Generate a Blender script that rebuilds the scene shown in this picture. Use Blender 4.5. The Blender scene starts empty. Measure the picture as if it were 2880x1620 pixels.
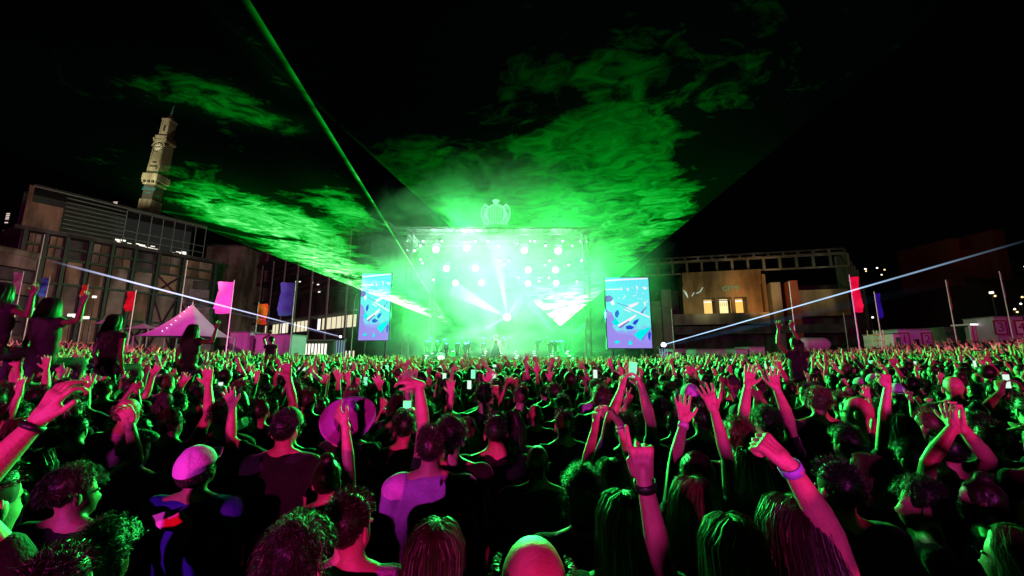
import bpy, bmesh, math, random
import numpy as np
from mathutils import Vector, Matrix, Quaternion, noise as mnoise

random.seed(7); np.random.seed(7)
S = bpy.context.scene
COL = S.collection
R = math.radians

# ------------------------------------------------------------------ camera
CAMZ = 2.15; FPX = 1120.0; PITCH = R(9.6)
cam_d = bpy.data.cameras.new("camera"); cam = bpy.data.objects.new("camera", cam_d); COL.objects.link(cam)
cam.location = (0, 0, CAMZ); cam.rotation_euler = (R(90) + PITCH, 0, 0)
cam_d.sensor_width = 36; cam_d.lens = FPX / 2880 * 36; cam_d.clip_end = 3000; cam_d.clip_start = 0.05
S.camera = cam

# ------------------------------------------------------------------ world, view
W = bpy.data.worlds.new("World"); S.world = W; W.use_nodes = True
bg = W.node_tree.nodes["Background"]
bg.inputs[0].default_value = (0.25, 0.28, 0.45, 1); bg.inputs[1].default_value = 0.0012
S.view_settings.view_transform = 'Standard'; S.view_settings.look = 'None'
S.view_settings.exposure = 0; S.view_settings.gamma = 1
S.cycles.volume_step_rate = 2.2; S.cycles.volume_max_steps = 48
S.cycles.max_bounces = 5; S.cycles.diffuse_bounces = 0; S.cycles.glossy_bounces = 2
S.cycles.transmission_bounces = 3; S.cycles.volume_bounces = 0; S.cycles.transparent_max_bounces = 24
S.cycles.sample_clamp_indirect = 3; S.cycles.sample_clamp_direct = 20
S.cycles.caustics_reflective = False; S.cycles.caustics_refractive = False
S.cycles.use_denoising = True

def P(px, py, Y):
    """world point at forward distance Y on the photo ray px,py"""
    dx = (px - 1440) / FPX; dy = (810 - py) / FPX
    c, s = math.cos(PITCH), math.sin(PITCH)
    wy = c - dy * s; wz = s + dy * c
    k = Y / wy
    return Vector((dx * k, Y, CAMZ + wz * k))
def PZ(px, py, z):
    a = P(px, py, 1.0); d = a - Vector((0, 0, CAMZ)); k = (z - CAMZ) / d.z
    return Vector((0, 0, CAMZ)) + d * k
def ground_z(x, y): return 0.0011 * x * x if abs(x) < 60 else 3.96 + (abs(x) - 60) * 0.02

# ------------------------------------------------------------------ helpers
def tag(o, label=None, cat=None, group=None, kind=None):
    if label: o['label'] = label
    if cat: o['category'] = cat
    if group: o['group'] = group
    if kind: o['kind'] = kind
    return o
def empty(name, loc=(0, 0, 0), rz=0, **k):
    o = bpy.data.objects.new(name, None); COL.objects.link(o); o.location = loc; o.rotation_euler = (0, 0, rz)
    o.empty_display_size = 0.2
    tag(o, **k); return o
def link(name, mesh, parent=None, mat=None, loc=None, rot=None, **k):
    o = bpy.data.objects.new(name, mesh); COL.objects.link(o)
    if parent: o.parent = parent
    if loc is not None: o.location = loc
    if rot is not None: o.rotation_euler = rot
    if mat is not None:
        if not mesh.materials: mesh.materials.append(mat)
        elif mesh.materials[0] != mat:
            o.material_slots[0].link = 'OBJECT'; o.material_slots[0].material = mat
    tag(o, **k); return o

class MB:
    def __init__(s): s.v = []; s.f = []; s.m = []; s.cur = 0
    def add(s, vs, fs):
        b = len(s.v); s.v.extend([tuple(v) for v in vs]); s.f.extend([tuple(i + b for i in f) for f in fs]); s.m.extend([s.cur] * len(fs))
    def box(s, x0, x1, y0, y1, z0, z1, M=None):
        vs = [Vector((x, y, z)) for x in (x0, x1) for y in (y0, y1) for z in (z0, z1)]
        if M is not None: vs = [M @ v for v in vs]
        s.add(vs, [(0, 1, 3, 2), (4, 6, 7, 5), (0, 4, 5, 1), (2, 3, 7, 6), (0, 2, 6, 4), (1, 5, 7, 3)]); return s
    def tube(s, p0, p1, r0, r1=None, n=8, cap=True):
        p0 = Vector(p0); p1 = Vector(p1); r1 = r0 if r1 is None else r1
        d = (p1 - p0); q = d.to_track_quat('Z', 'Y')
        vs = []
        for p, r in ((p0, r0), (p1, r1)):
            for i in range(n):
                a = 2 * math.pi * i / n; vs.append(p + q @ Vector((r * math.cos(a), r * math.sin(a), 0)))
        fs = [(i, (i + 1) % n, n + (i + 1) % n, n + i) for i in range(n)]
        if cap: fs += [tuple(range(n - 1, -1, -1)), tuple(range(n, 2 * n))]
        s.add(vs, fs); return s
    def path(s, pts, rs, n=6):
        for i in range(len(pts) - 1): s.tube(pts[i], pts[i + 1], rs[i] if hasattr(rs, '__len__') else rs, rs[i + 1] if hasattr(rs, '__len__') else rs, n)
        return s
    def capsule(s, p0, p1, r0, r1, n=10):
        p0 = Vector(p0); p1 = Vector(p1); d = p1 - p0; L = d.length
        q = d.to_track_quat('Z', 'Y') if L > 1e-6 else Quaternion()
        rings = [(-1.0, 0)]
        vs = [p0 - q @ Vector((0, 0, r0))]
        prof = [(-.8, .6, 0), (-.4, .917, 0), (0, 1, 0), (0, 1, 1), (.4, .917, 1), (.8, .6, 1)]
        for z, rr, e in prof:
            c = p1 if e else p0; r = r1 if e else r0
            for i in range(n):
                a = 2 * math.pi * i / n; vs.append(c + q @ Vector((r * rr * math.cos(a), r * rr * math.sin(a), z * r)))
        vs.append(p1 + q @ Vector((0, 0, r1)))
        fs = [(0, 1 + (i + 1) % n, 1 + i) for i in range(n)]
        for k in range(5):
            b = 1 + k * n
            fs += [(b + i, b + (i + 1) % n, b + n + (i + 1) % n, b + n + i) for i in range(n)]
        b = 1 + 5 * n; t = len(vs) - 1
        fs += [(b + i, b + (i + 1) % n, t) for i in range(n)]
        s.add(vs, fs); return s
    def ell(s, c, r, rot=None, nu=14, nv=9):
        c = Vector(c); vs = []; M = rot if rot is not None else Matrix.Identity(3)
        for j in range(1, nv):
            th = math.pi * j / nv
            for i in range(nu):
                a = 2 * math.pi * i / nu
                vs.append(c + M @ Vector((r[0] * math.sin(th) * math.cos(a), r[1] * math.sin(th) * math.sin(a), r[2] * math.cos(th))))
        vs += [c + M @ Vector((0, 0, r[2])), c + M @ Vector((0, 0, -r[2]))]
        fs = []
        for j in range(nv - 2):
            for i in range(nu):
                fs.append((j * nu + i, (j + 1) * nu + i, (j + 1) * nu + (i + 1) % nu, j * nu + (i + 1) % nu))
        t = len(vs) - 2
        for i in range(nu):
            fs.append((t, i, (i + 1) % nu)); fs.append((t + 1, (nv - 2) * nu + (i + 1) % nu, (nv - 2) * nu + i))
        s.add(vs, fs); return s
    def grid(s, fn, nu, nv):
        vs = [fn(i / nu, j / nv) for j in range(nv + 1) for i in range(nu + 1)]
        fs = [(j * (nu + 1) + i, j * (nu + 1) + i + 1, (j + 1) * (nu + 1) + i + 1, (j + 1) * (nu + 1) + i) for j in range(nv) for i in range(nu)]
        s.add(vs, fs); return s
    def ext(s, poly, T, d):
        """extrude a closed 2D polygon: T maps (a,b,depth)->world"""
        n = len(poly); vs = [T(a, b, 0) for a, b in poly] + [T(a, b, d) for a, b in poly]
        s.add(vs, [tuple(range(n)), tuple(range(2 * n - 1, n - 1, -1))] + [(i, i + n, (i + 1) % n + n, (i + 1) % n) for i in range(n)]); return s
    def mesh(s, name, smooth=False, mats=None):
        m = bpy.data.meshes.new(name); m.from_pydata(s.v, [], s.f)
        if mats:
            for x in mats: m.materials.append(x)
            m.polygons.foreach_set('material_index', s.m)
        if smooth: m.polygons.foreach_set('use_smooth', [True] * len(s.f))
        m.update(); return m
    def build(s, name, mat=None, parent=None, smooth=False, world=False, **k):
        m = s.mesh(name, smooth, mat if isinstance(mat, (list, tuple)) else None)
        if world and parent is not None:
            mw = parent.matrix_basis.inverted() if parent.parent is None else (parent.parent.matrix_basis @ parent.matrix_basis).inverted()
            m.transform(mw)
        return link(name, m, parent, None if isinstance(mat, (list, tuple)) else mat, **k)

def bx(name, mat, parent, *a, **k):
    M = k.pop('M', None); b = MB(); b.box(*a, M=M); return b.build(name, mat, parent, **k)

# ------------------------------------------------------------------ materials
def nm(name):
    m = bpy.data.materials.new(name); m.use_nodes = True; nt = m.node_tree
    return m, nt, nt.nodes, nt.links
def pm(name, col, rough=.7, var=.25, scale=6, bump=.2, metal=0, spec=.5, stain=0):
    m, nt, N, L = nm(name); b = N["Principled BSDF"]
    tc = N.new("ShaderNodeTexCoord"); nz = N.new("ShaderNodeTexNoise"); nz.inputs['Scale'].default_value = scale; nz.inputs['Detail'].default_value = 6
    L.new(tc.outputs['Object'], nz.inputs['Vector'])
    cr = N.new("ShaderNodeValToRGB")
    cr.color_ramp.elements[0].position = .3; cr.color_ramp.elements[1].position = .7
    cr.color_ramp.elements[0].color = tuple(c * (1 - var) for c in col) + (1,); cr.color_ramp.elements[1].color = tuple(min(1, c * (1 + var)) for c in col) + (1,)
    L.new(nz.outputs['Fac'], cr.inputs['Fac'])
    out = cr.outputs['Color']
    if stain:
        n2 = N.new("ShaderNodeTexNoise"); n2.inputs['Scale'].default_value = stain; n2.inputs['Detail'].default_value = 8
        mp = N.new("ShaderNodeMapping"); mp.inputs['Scale'].default_value = (1, 1, .25); L.new(tc.outputs['Object'], mp.inputs[0]); L.new(mp.outputs[0], n2.inputs['Vector'])
        r2 = N.new("ShaderNodeValToRGB"); r2.color_ramp.elements[0].position = .42; r2.color_ramp.elements[1].position = .6
        r2.color_ramp.elements[0].color = (.35, .33, .3, 1); r2.color_ramp.elements[1].color = (1, 1, 1, 1); L.new(n2.outputs['Fac'], r2.inputs[0])
        mx = N.new("ShaderNodeMix"); mx.data_type = 'RGBA'; mx.blend_type = 'MULTIPLY'; mx.inputs[0].default_value = 1
        L.new(out, mx.inputs[6]); L.new(r2.outputs[0], mx.inputs[7]); out = mx.outputs[2]
    L.new(out, b.inputs['Base Color'])
    b.inputs['Roughness'].default_value = rough; b.inputs['Metallic'].default_value = metal; b.inputs['Specular IOR Level'].default_value = spec
    if bump:
        bp = N.new("ShaderNodeBump"); bp.inputs['Strength'].default_value = bump; bp.inputs['Distance'].default_value = .02
        n3 = N.new("ShaderNodeTexNoise"); n3.inputs['Scale'].default_value = scale * 6; L.new(tc.outputs['Object'], n3.inputs['Vector'])
        L.new(n3.outputs['Fac'], bp.inputs['Height']); L.new(bp.outputs[0], b.inputs['Normal'])
    return m
def em(name, col, st, sample=True):
    m, nt, N, L = nm(name); N.remove(N["Principled BSDF"]); e = N.new("ShaderNodeEmission")
    e.inputs[0].default_value = tuple(col) + (1,); e.inputs[1].default_value = st; L.new(e.outputs[0], N["Material Output"].inputs[0])
    if not sample: m.cycles.emission_sampling = 'NONE'
    return m
def vol_em(name, col, st):
    m, nt, N, L = nm(name); N.remove(N["Principled BSDF"]); e = N.new("ShaderNodeEmission")
    e.inputs[0].default_value = tuple(col) + (1,); e.inputs[1].default_value = st; L.new(e.outputs[0], N["Material Output"].inputs[1])
    m.cycles.emission_sampling = 'NONE'; m.cycles.homogeneous_volume = True
    return m
# ------------------------------------------------------------------ real lamps
def lamp(kind, name, loc, power, col, target=None, size=.3, angle=60, blend=.6, parent=None):
    d = bpy.data.lights.new(name, kind); d.energy = power; d.color = col
    if kind in ('POINT', 'SPOT'): d.shadow_soft_size = size
    if kind == 'SPOT': d.spot_size = R(angle); d.spot_blend = blend
    o = bpy.data.objects.new(name, d); COL.objects.link(o); o.location = loc
    if target is not None: o.rotation_euler = (Vector(target) - Vector(loc)).to_track_quat('-Z', 'Y').to_euler()
    if parent is not None:
        o.parent = parent; o.matrix_parent_inverse = parent.matrix_basis.inverted()
    return o
GREEN = (0.015, 1.0, 0.10); MINT = (0.30, 1.0, 0.55); PINK = (1.0, 0.02, 0.34); WARM = (1.0, .72, .38)
# the pink follow lights stand on the mixing tower behind the camera
lamp('SPOT', 'rear_wash_light', (5, -20, 2.62), 18000, PINK, (0, 20, 2.6), .12, 130, .4)
lamp('SPOT', 'rear_wash_light', (-8, -19, 2.75), 11000, (1, .05, .75), (-20, 30, 3), .12, 110, .5)

# added coloured lamps without masts brighten the buildings, tents and flags at both sides
lamp('SPOT', 'added_side_wash', (-15, 14, 7.5), 17000, (1, .10, .52), (-42, 46, 7.5), .3, 66, .5)
lamp('SPOT', 'added_side_wash', (-20, 22, 8.5), 6500, (1, .5, .3), (-50, 54, 13), .3, 70, .6)
lamp('SPOT', 'added_side_wash', (17, 12, 7.0), 9500, (1, .12, .50), (36, 38, 7.0), .3, 66, .5)
# ------------------------------------------------------------------ ground
m_ground = pm('trampled_turf', (.05, .055, .035), .9, .4, 3, .5)
g = MB()
def gfn(u, v):
    x = -400 + 800 * u; y = -60 + 800 * v
    return (x, y, ground_z(x, y))
g.grid(gfn, 160, 20); g.build('ground', m_ground, smooth=True, kind='structure')
# sky dome far away is the black night world; a distant hill closes the horizon
m_hill = pm('dark_hillside', (.03, .035, .025), .95, .5, .05, 0)
h = MB()
def hfn(u, v):
    a = R(-70 + 140 * u); rr = 180 + 160 * v
    top = 6 + 14 * (mnoise.noise(Vector((u * 5, 3.1, 0))) + .4) + (22 * max(0, (u - .62)) / .38 if u > .62 else 0)
    return (math.sin(a) * rr, math.cos(a) * rr, 4 + v * top)
h.grid(hfn, 80, 6); h.build('hills', m_hill, smooth=True, kind='structure')

# ------------------------------------------------------------------ facade frame
class Fac:
    def __init__(s, a, b):
        s.a = Vector((a[0], a[1], 0)); bb = Vector((b[0], b[1], 0)); s.u = (bb - s.a).normalized(); s.len = (bb - s.a).length
        n = Vector((s.u.y, -s.u.x, 0)); s.n = n if n.dot(Vector((0, 0, 0)) - s.a) > 0 else -n
        M = Matrix.Identity(4)
        for i in range(3): M[i][0] = s.u[i]; M[i][1] = -s.n[i]; M[i][2] = (0, 0, 1)[i]; M[i][3] = s.a[i]
        s.M = M; s.rz = math.atan2(s.u.y, s.u.x)
        s.flip = s.M.determinant() < 0
    def uz(s, px, py, v=0):
        """hit of photo ray with the facade plane moved v metres back"""
        d = P(px, py, 1) - Vector((0, 0, CAMZ)); o = Vector((0, 0, CAMZ)); a = s.a - s.n * v
        t = (a - o).dot(s.n) / d.dot(s.n); p = o + d * t
        return (p - a).dot(s.u), p.z
    def box(s, mb, u0, u1, z0, z1, v0, v1):
        mb.box(u0, u1, v0, v1, z0, z1, M=s.M)
    def pt(s, u, v, z): return s.M @ Vector((u, v, z))

concrete = pm('stained_concrete', (.30, .26, .22), .85, .25, .8, .3, stain=.5)
concrete_tan = pm('tan_concrete_panel', (.34, .24, .16), .85, .3, .5, .3, stain=.6)
concrete_dk = pm('dark_concrete', (.09, .09, .09), .85, .3, 1, .3, stain=.4)
steel_dk = pm('dark_painted_steel', (.018, .018, .02), .5, .3, 3, .1)
steel_lt = pm('galvanised_steel', (.22, .22, .22), .5, .15, 5, .1, metal=.3)
white_paint = pm('white_paint', (.7, .7, .7), .5, .08, 3, .05)
lit_white = em('lit_interior_white', (1, .93, .78), 1.4, False)
lit_dim = em('lit_interior_dim', (.8, .85, .75), .018, False)
lit_warm = em('lit_interior_warm', (1, .62, .2), .9, False)
glass_dk = pm('dark_glass', (.01, .012, .014), .08, .1, 3, 0)

# ---- long left stand building
LB = Fac((-60.5, 46), (-49.0, 66.5))
lb = empty('stand_building', LB.pt(0, 0, 2.5), label='long concrete panelled building with dark steel columns and glazed upper deck on the left', cat='building')
_, zc = LB.uz(316, 690)
_, zc = LB.uz(186, 667); zb = 2.5; H = zc - zb
def lu(px, py=760): return LB.uz(px, py)[0]
cols_px = [62, 124, 186, 253, 318, 383, 450, 522, 612]
us = [lu(p, 700) for p in cols_px]
def wb(fn, name, mat, par, **k):
    b = MB(); fn(b); return b.build(name, mat, par, world=True, **k)
wb(lambda b: LB.box(b, us[0], us[-1], zb, zc - .1, .9, 14), 'core_wall', concrete_dk, lb)
wb(lambda b: LB.box(b, us[0] - 1, us[-1] + .6, zc, zc + .45, -.5, 14), 'cornice', concrete_dk, lb)
fr = [0, .30, .585, .80, .90, 1.0]
mixp = [concrete_tan, concrete]
for i in range(len(us) - 1):
    w = us[i + 1] - us[i]
    for j in range(5):
        if j >= 3 and i in (2, 5) : continue
        n = 2 if j >= 3 else 1
        for k in range(n):
            z0 = zb + H * fr[j] + .18; z1 = zb + H * fr[j + 1] - .12
            u0 = us[i] + .45 + k * (w - .7) / n; u1 = us[i] + .45 + (k + 1) * (w - .7) / n - .08
            wb(lambda b: LB.box(b, u0, u1, z0, z1, .45 + random.uniform(-.06, .06), .899), 'panel', random.choice(mixp), lb)
for i, u in enumerate(us):
    wb(lambda b: (LB.box(b, u - .16, u + .16, zb, zc, -.25, .3), LB.box(b, u - .3, u + .3, zb, zc - .05, .3, .36)), 'column', steel_dk, lb)
for j in (1, 2, 3, 4):
    wb(lambda b: LB.box(b, us[0], us[-1], zb + H * fr[j] - .14, zb + H * fr[j] + .14, .0, .44), 'beam', steel_dk, lb)
for (i, a, c) in ((6, 0, 2), (6, 2, 3), (7, 0, 2), (5, 0, 1)):
    def br(b, i=i, a=a, c=c):
        b.tube(LB.pt(us[i], .15, zb + H * fr[a]), LB.pt(us[i + 1], .15, zb + H * fr[c]), .14, n=6)
        b.tube(LB.pt(us[i], .17, zb + H * fr[c]), LB.pt(us[i + 1], .17, zb + H * fr[a]), .11, n=6)
    wb(br, 'cross_brace', steel_dk, lb)
# upper deck
ztop = zb + H * 1.40; u_a, u_l, u_g, u_e = lu(82, 600), lu(184, 600), lu(360, 620), lu(585, 660)
wb(lambda b: LB.box(b, u_a + .2, u_l, zc + .5, zb + H * 1.27, 1.2, 1.6), 'parapet_wall', concrete_tan, lb)
wb(lambda b: LB.box(b, u_a, u_e, ztop, ztop + .25, .6, 9), 'upper_roof', steel_dk, lb)
wb(lambda b: LB.box(b, u_a - .3, u_a + .1, zc + .4, ztop, .6, 1.1), 'corner_post', concrete_tan, lb)
wb(lambda b: LB.box(b, u_a, u_g, zc + .5, ztop, 5, 5.3), 'upper_back_wall', steel_dk, lb)
for k in range(9):
    z = zc + .7 + k * (ztop - zc - .9) / 8.6
    wb(lambda b: LB.box(b, u_l + .1, u_g - .1, z, z + .09, .9, 1.25), 'louvre', steel_lt, lb)
wb(lambda b: LB.box(b, u_a, u_e, ztop - .16, ztop - .02, .5, .6), 'roof_edge_trim', steel_lt, lb)
wb(lambda b: LB.box(b, u_g, u_e, zc + .5, ztop - .05, 6, 6.3), 'lounge_back_wall', lit_dim, lb)
# glazed lounge: mullions, panes, lit room
nmul = 7
for k in range(nmul + 1):
    u = u_g + (u_e - u_g) * k / nmul
    wb(lambda b: LB.box(b, u - .05, u + .05, zc + .5, ztop - .2, .8, .9), 'mullion', steel_lt, lb)
for zz in (zc + .55, zc + 1.5, zc + 2.6, ztop - .3):
    wb(lambda b: LB.box(b, u_g, u_e, zz, zz + .08, .72, .79), 'glazing_rail', steel_lt, lb)
rng = random.Random(4)
for k in range(26):
    u = u_g + (u_e - u_g) * rng.uniform(.02, .93); ww = rng.uniform(.3, 1.0); z0 = zc + .8 + rng.uniform(0, 1.1)
    wb(lambda b: LB.box(b, u, u + ww, z0, z0 + rng.uniform(.08, .3), 4.5 + k * .03, 4.52 + k * .03), 'lit_fitting', lit_white, lb)
wb(lambda b: LB.box(b, u_g + .2, u_g + 1.6, zc + 2.7, ztop - .6, 4.2, 4.25), 'lit_fitting', lit_dim, lb)
# terrace steps next to the building and the curved stand on the far left
def terrace(name, F, u0, u1, z0, z1, nb, label):
    t = empty(name, F.pt(u0, 0, z0), label=label, cat='grandstand')
    mm = [pm('terrace_plank', (.22, .2, .22), .8, .3, 2, .2), concrete_dk]
    for k in range(nb):
        za = z0 + (z1 - z0) * k / nb; zb_ = z0 + (z1 - z0) * (k + 1) / nb - .1
        b = MB(); F.box(b, u0, u1 - k * .25, za, zb_, -.6 + .5 * k, 3 + .5 * k); b.build('terrace_band', mm[k % 2] if k % 3 else mm[0], t, world=True)
    return t
TF = Fac((-47.5, 62), (-40.5, 66))
a0, z1_ = TF.uz(527, 778); a1, _ = TF.uz(616, 800)
terrace('terrace_steps', TF, a0, a1, 2.5, z1_, 8, 'stepped grey terrace bands at the right end of the panelled building')
SF = Fac((-62, 38), (-56, 47)); a0, z1_ = SF.uz(-40, 700); a1, _ = SF.uz(112, 735)
gs = empty('curved_grandstand', SF.pt(a0, 0, 3), label='curved grey grandstand with rounded roof edge at the far left', cat='grandstand')
for k in range(7):
    za = 3 + (z1_ - 3) * k / 7; zz = 3 + (z1_ - 3) * (k + 1) / 7 - .15
    def cf(b, za=za, zz=zz, k=k):
        n = 14
        for i in range(n):
            u_0 = a0 + (a1 - a0) * i / n; u_1 = a0 + (a1 - a0) * (i + 1) / n; off = 2.2 * (i / n) ** 2
            SF.box(b, u_0, u_1, za, zz, off + .3 * (k % 2), off + 4)
    wb(cf, 'stand_band', [concrete, concrete_dk][k % 2], gs)
wb(lambda b: b.tube(SF.pt(a0, -.2, z1_ + .2), SF.pt(a1, 2.0, z1_ + .2), .5, n=12), 'roof_edge', concrete, gs)

# ---- small lit high-rise fragments far left
def lit_tower(px0, px1, py0, py1, Y, label, col, rows, colsn):
    a = P(px0, py1, Y); b_ = P(px1, py0, Y); gz = ground_z(a.x, Y)
    t = empty('lit_tower_block', (a.x, Y, gz), label=label, cat='building')
    MB().box(a.x, b_.x, Y + .3, Y + 9, gz - 2, b_.z + .4).build('wall', concrete_dk, t, world=True)
    for r in range(rows):
        for c in range(colsn):
            if random.random() < .15: continue
            x0 = a.x + (b_.x - a.x) * (c + .1) / colsn; x1 = a.x + (b_.x - a.x) * (c + .9) / colsn
            z0 = a.z + (b_.z - a.z) * (r + .25) / rows; z1 = a.z + (b_.z - a.z) * (r + .75) / rows
            MB().box(x0, x1, Y + .1, Y + .299, z0, z1).build('window', col, t, world=True)
    return t
lw2 = em('lit_windows_red_white', (1, .75, .7), .8, False); lw3 = em('lit_windows_cream', (1, .9, .6), .9, False)
lit_tower(10, 27, 598, 628, 150, 'distant tower block with stacked lit pinkish floors at the far left edge', lw2, 6, 1)
lit_tower(314, 330, 566, 584, 130, 'small lit striped tower top peeking above the louvred roof', lw2, 5, 1)
lit_tower(-10, 70, 643, 700, 120, 'low distant building with rows of cream lit windows left of the panelled building', lw3, 3, 12)

# ---- clock tower
TY = 115
tc0 = P(389, 606, TY); tcx = tc0.x
def tz(py, px=430): return P(px, py, TY).z
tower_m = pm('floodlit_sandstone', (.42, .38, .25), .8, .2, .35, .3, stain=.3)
tower_d = pm('sandstone_shadow_recess', (.05, .045, .035), .8, .2, .35, .1)  # darker copy of the sandstone, recess shade put into its colour
z_base = tz(606, 412); z_sign0 = tz(583, 415); z_b0 = tz(540, 420); z_b1 = tz(512, 422); z_s1 = tz(420, 445); z_b2 = tz(408, 450); z_l1 = tz(360, 460); z_dome = tz(348, 464); z_fin = tz(318, 478)
ct = empty('clock_tower', (tcx, TY, ground_z(tcx, TY)), rz=R(0), label='tall cream stone clock tower floodlit above the left building roof', cat='clock tower')
sc_ = TY / FPX * 1.23
ctw = lambda px_w: px_w * sc_ * .5
def sq(b, w, z0, z1, dw=0): b.box(tcx - w, tcx + w, TY - w, TY + w, z0, z1)
def tp(fn, name, mat, **k): b = MB(); fn(b); return b.build(name, mat, ct, world=True, **k)
hw = 1.85
tp(lambda b: sq(b, hw * .98, ground_z(tcx, TY), z_base), 'lower_shaft', concrete_dk)
tp(lambda b: sq(b, hw, z_base - .8, z_sign0 + .4), 'plinth', tower_m)
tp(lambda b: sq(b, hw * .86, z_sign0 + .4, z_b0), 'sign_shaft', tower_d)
tp(lambda b: (sq(b, hw * 1.25, z_b0 + 1.2, z_b1), sq(b, hw * 1.05, z_b0, z_b0 + .5)), 'balcony', tower_m)
for i in range(7):
    x = tcx - hw * 1.05 + i * hw * 2.1 / 6
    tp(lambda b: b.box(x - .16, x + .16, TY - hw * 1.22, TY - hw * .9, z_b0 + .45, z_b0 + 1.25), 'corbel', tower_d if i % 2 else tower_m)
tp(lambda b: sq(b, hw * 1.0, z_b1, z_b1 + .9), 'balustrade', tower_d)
def shaft(b):
    w0, w1 = hw * .98, hw * .88
    for z0, z1, wa, wb_ in ((z_b1 + .9, z_s1 - 2.2, w0, w1),):
        vs = [(tcx + sx * w, TY + sy * w, z) for z, w in ((z0, wa), (z1, wb_)) for sx, sy in ((-1, -1), (1, -1), (1, 1), (-1, 1))]
        b.add(vs, [(3, 2, 1, 0), (4, 5, 6, 7), (0, 1, 5, 4), (1, 2, 6, 5), (2, 3, 7, 6), (3, 0, 4, 7)])
    sq(b, hw * .88, z_s1 - 2.2, z_s1)
tp(shaft, 'shaft', tower_m)
for sx in (-1, 1): tp(lambda b: b.box(tcx + sx * hw * .78 - .14, tcx + sx * hw * .78 + .14, TY - hw * 1.02, TY - hw * .9, z_b1 + 1, z_s1 - .5), 'pilaster', tower_m)
tp(lambda b: (sq(b, hw * 1.06, z_s1 - .5, z_s1 + .1), sq(b, hw * .95, z_s1 + .1, z_b2)), 'clock_cornice', tower_m)
# arched hood over the dial
zc_dial = tz(441, 441); rd = 1.42
def hood(b):
    n = 16; pts = [(1.15 * rd * 1.18 * math.cos(math.pi * i / n), 1.18 * rd * math.sin(math.pi * i / n)) for i in range(n + 1)]
    for i in range(n):
        (x0, y0), (x1, y1) = pts[i], pts[i + 1]
        b.tube((tcx + x0, TY - hw * .98, zc_dial + .3 + y0), (tcx + x1, TY - hw * .98, zc_dial + .3 + y1), .17, n=6)
tp(hood, 'arched_hood', tower_m)
dial = tp(lambda b: b.tube((tcx, TY - hw * .9, zc_dial), (tcx, TY - hw * .97, zc_dial), rd, n=40), 'clock_face', pm('dial_face', (.75, .72, .55), .5, .05, 2, 0))
tp(lambda b: [b.tube((tcx + rd * math.cos(2 * math.pi * i / 32), TY - hw, zc_dial + rd * math.sin(2 * math.pi * i / 32)), (tcx + rd * math.cos(2 * math.pi * (i + 1) / 32), TY - hw, zc_dial + rd * math.sin(2 * math.pi * (i + 1) / 32)), .09, n=5) for i in range(32)], 'dial_ring', steel_dk)
for i in range(12):
    a = math.pi * i / 6; M = Matrix.Translation((tcx, TY - hw - .05, zc_dial)) @ Matrix.Rotation(a, 4, 'Y')
    tp(lambda b: b.box(-.09, .09, -.03, .03, rd * .62, rd * .9, M=M), 'hour_mark', steel_dk)
for a, L_, w in ((R(-95), rd * .85, .08), (R(80), rd * .5, .1)):
    M = Matrix.Translation((tcx, TY - hw - .12, zc_dial)) @ Matrix.Rotation(a, 4, 'Y')
    tp(lambda b: b.box(-w, w, -.03, .03, -.2, L_, M=M), 'clock_hand', steel_dk)
zr = z_b1 + 2.2
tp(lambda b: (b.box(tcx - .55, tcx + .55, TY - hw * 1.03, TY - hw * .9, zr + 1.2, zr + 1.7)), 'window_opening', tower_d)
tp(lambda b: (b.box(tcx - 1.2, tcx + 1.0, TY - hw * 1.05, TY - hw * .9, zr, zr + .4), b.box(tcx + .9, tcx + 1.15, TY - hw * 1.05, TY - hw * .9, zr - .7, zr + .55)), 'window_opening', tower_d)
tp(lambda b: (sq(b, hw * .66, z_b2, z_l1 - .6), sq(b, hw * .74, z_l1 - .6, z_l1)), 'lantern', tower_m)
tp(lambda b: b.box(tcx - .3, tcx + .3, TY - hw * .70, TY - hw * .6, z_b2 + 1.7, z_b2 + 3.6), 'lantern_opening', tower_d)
for sx in (-1, 1):
    tp(lambda b: (b.box(tcx + sx * hw * .58 - .16, tcx + sx * hw * .58 + .16, TY - hw * .72, TY - hw * .6, z_b2, z_l1 - .6)), 'lantern_column', tower_m)
    tp(lambda b: b.ell((tcx + sx * hw * 1.0, TY - hw, z_s1 + .3), (.3, .3, .45)), 'urn', tower_m)
def dome(b):
    prof = [(1.15, 0), (1.05, .5), (.75, 1.0), (.4, 1.3), (.35, 1.7), (.18, 2.0)]
    for i in range(len(prof) - 1): b.tube((tcx, TY, z_l1 + prof[i][1]), (tcx, TY, z_l1 + prof[i + 1][1]), prof[i][0], prof[i + 1][0], 16)
tp(dome, 'dome', tower_m)
tp(lambda b: (b.capsule((tcx, TY, z_l1 + 2), (tcx + .05, TY, z_fin - 1), .22, .18), b.capsule((tcx, TY, z_fin - 1.0), (tcx + .35, TY, z_fin), .09, .05), b.ell((tcx, TY, z_fin - .8), (.16, .16, .2))), 'finial_figure', pm('bronze_patina', (.12, .35, .28), .4, .2, 3, .1, metal=.4))
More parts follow.
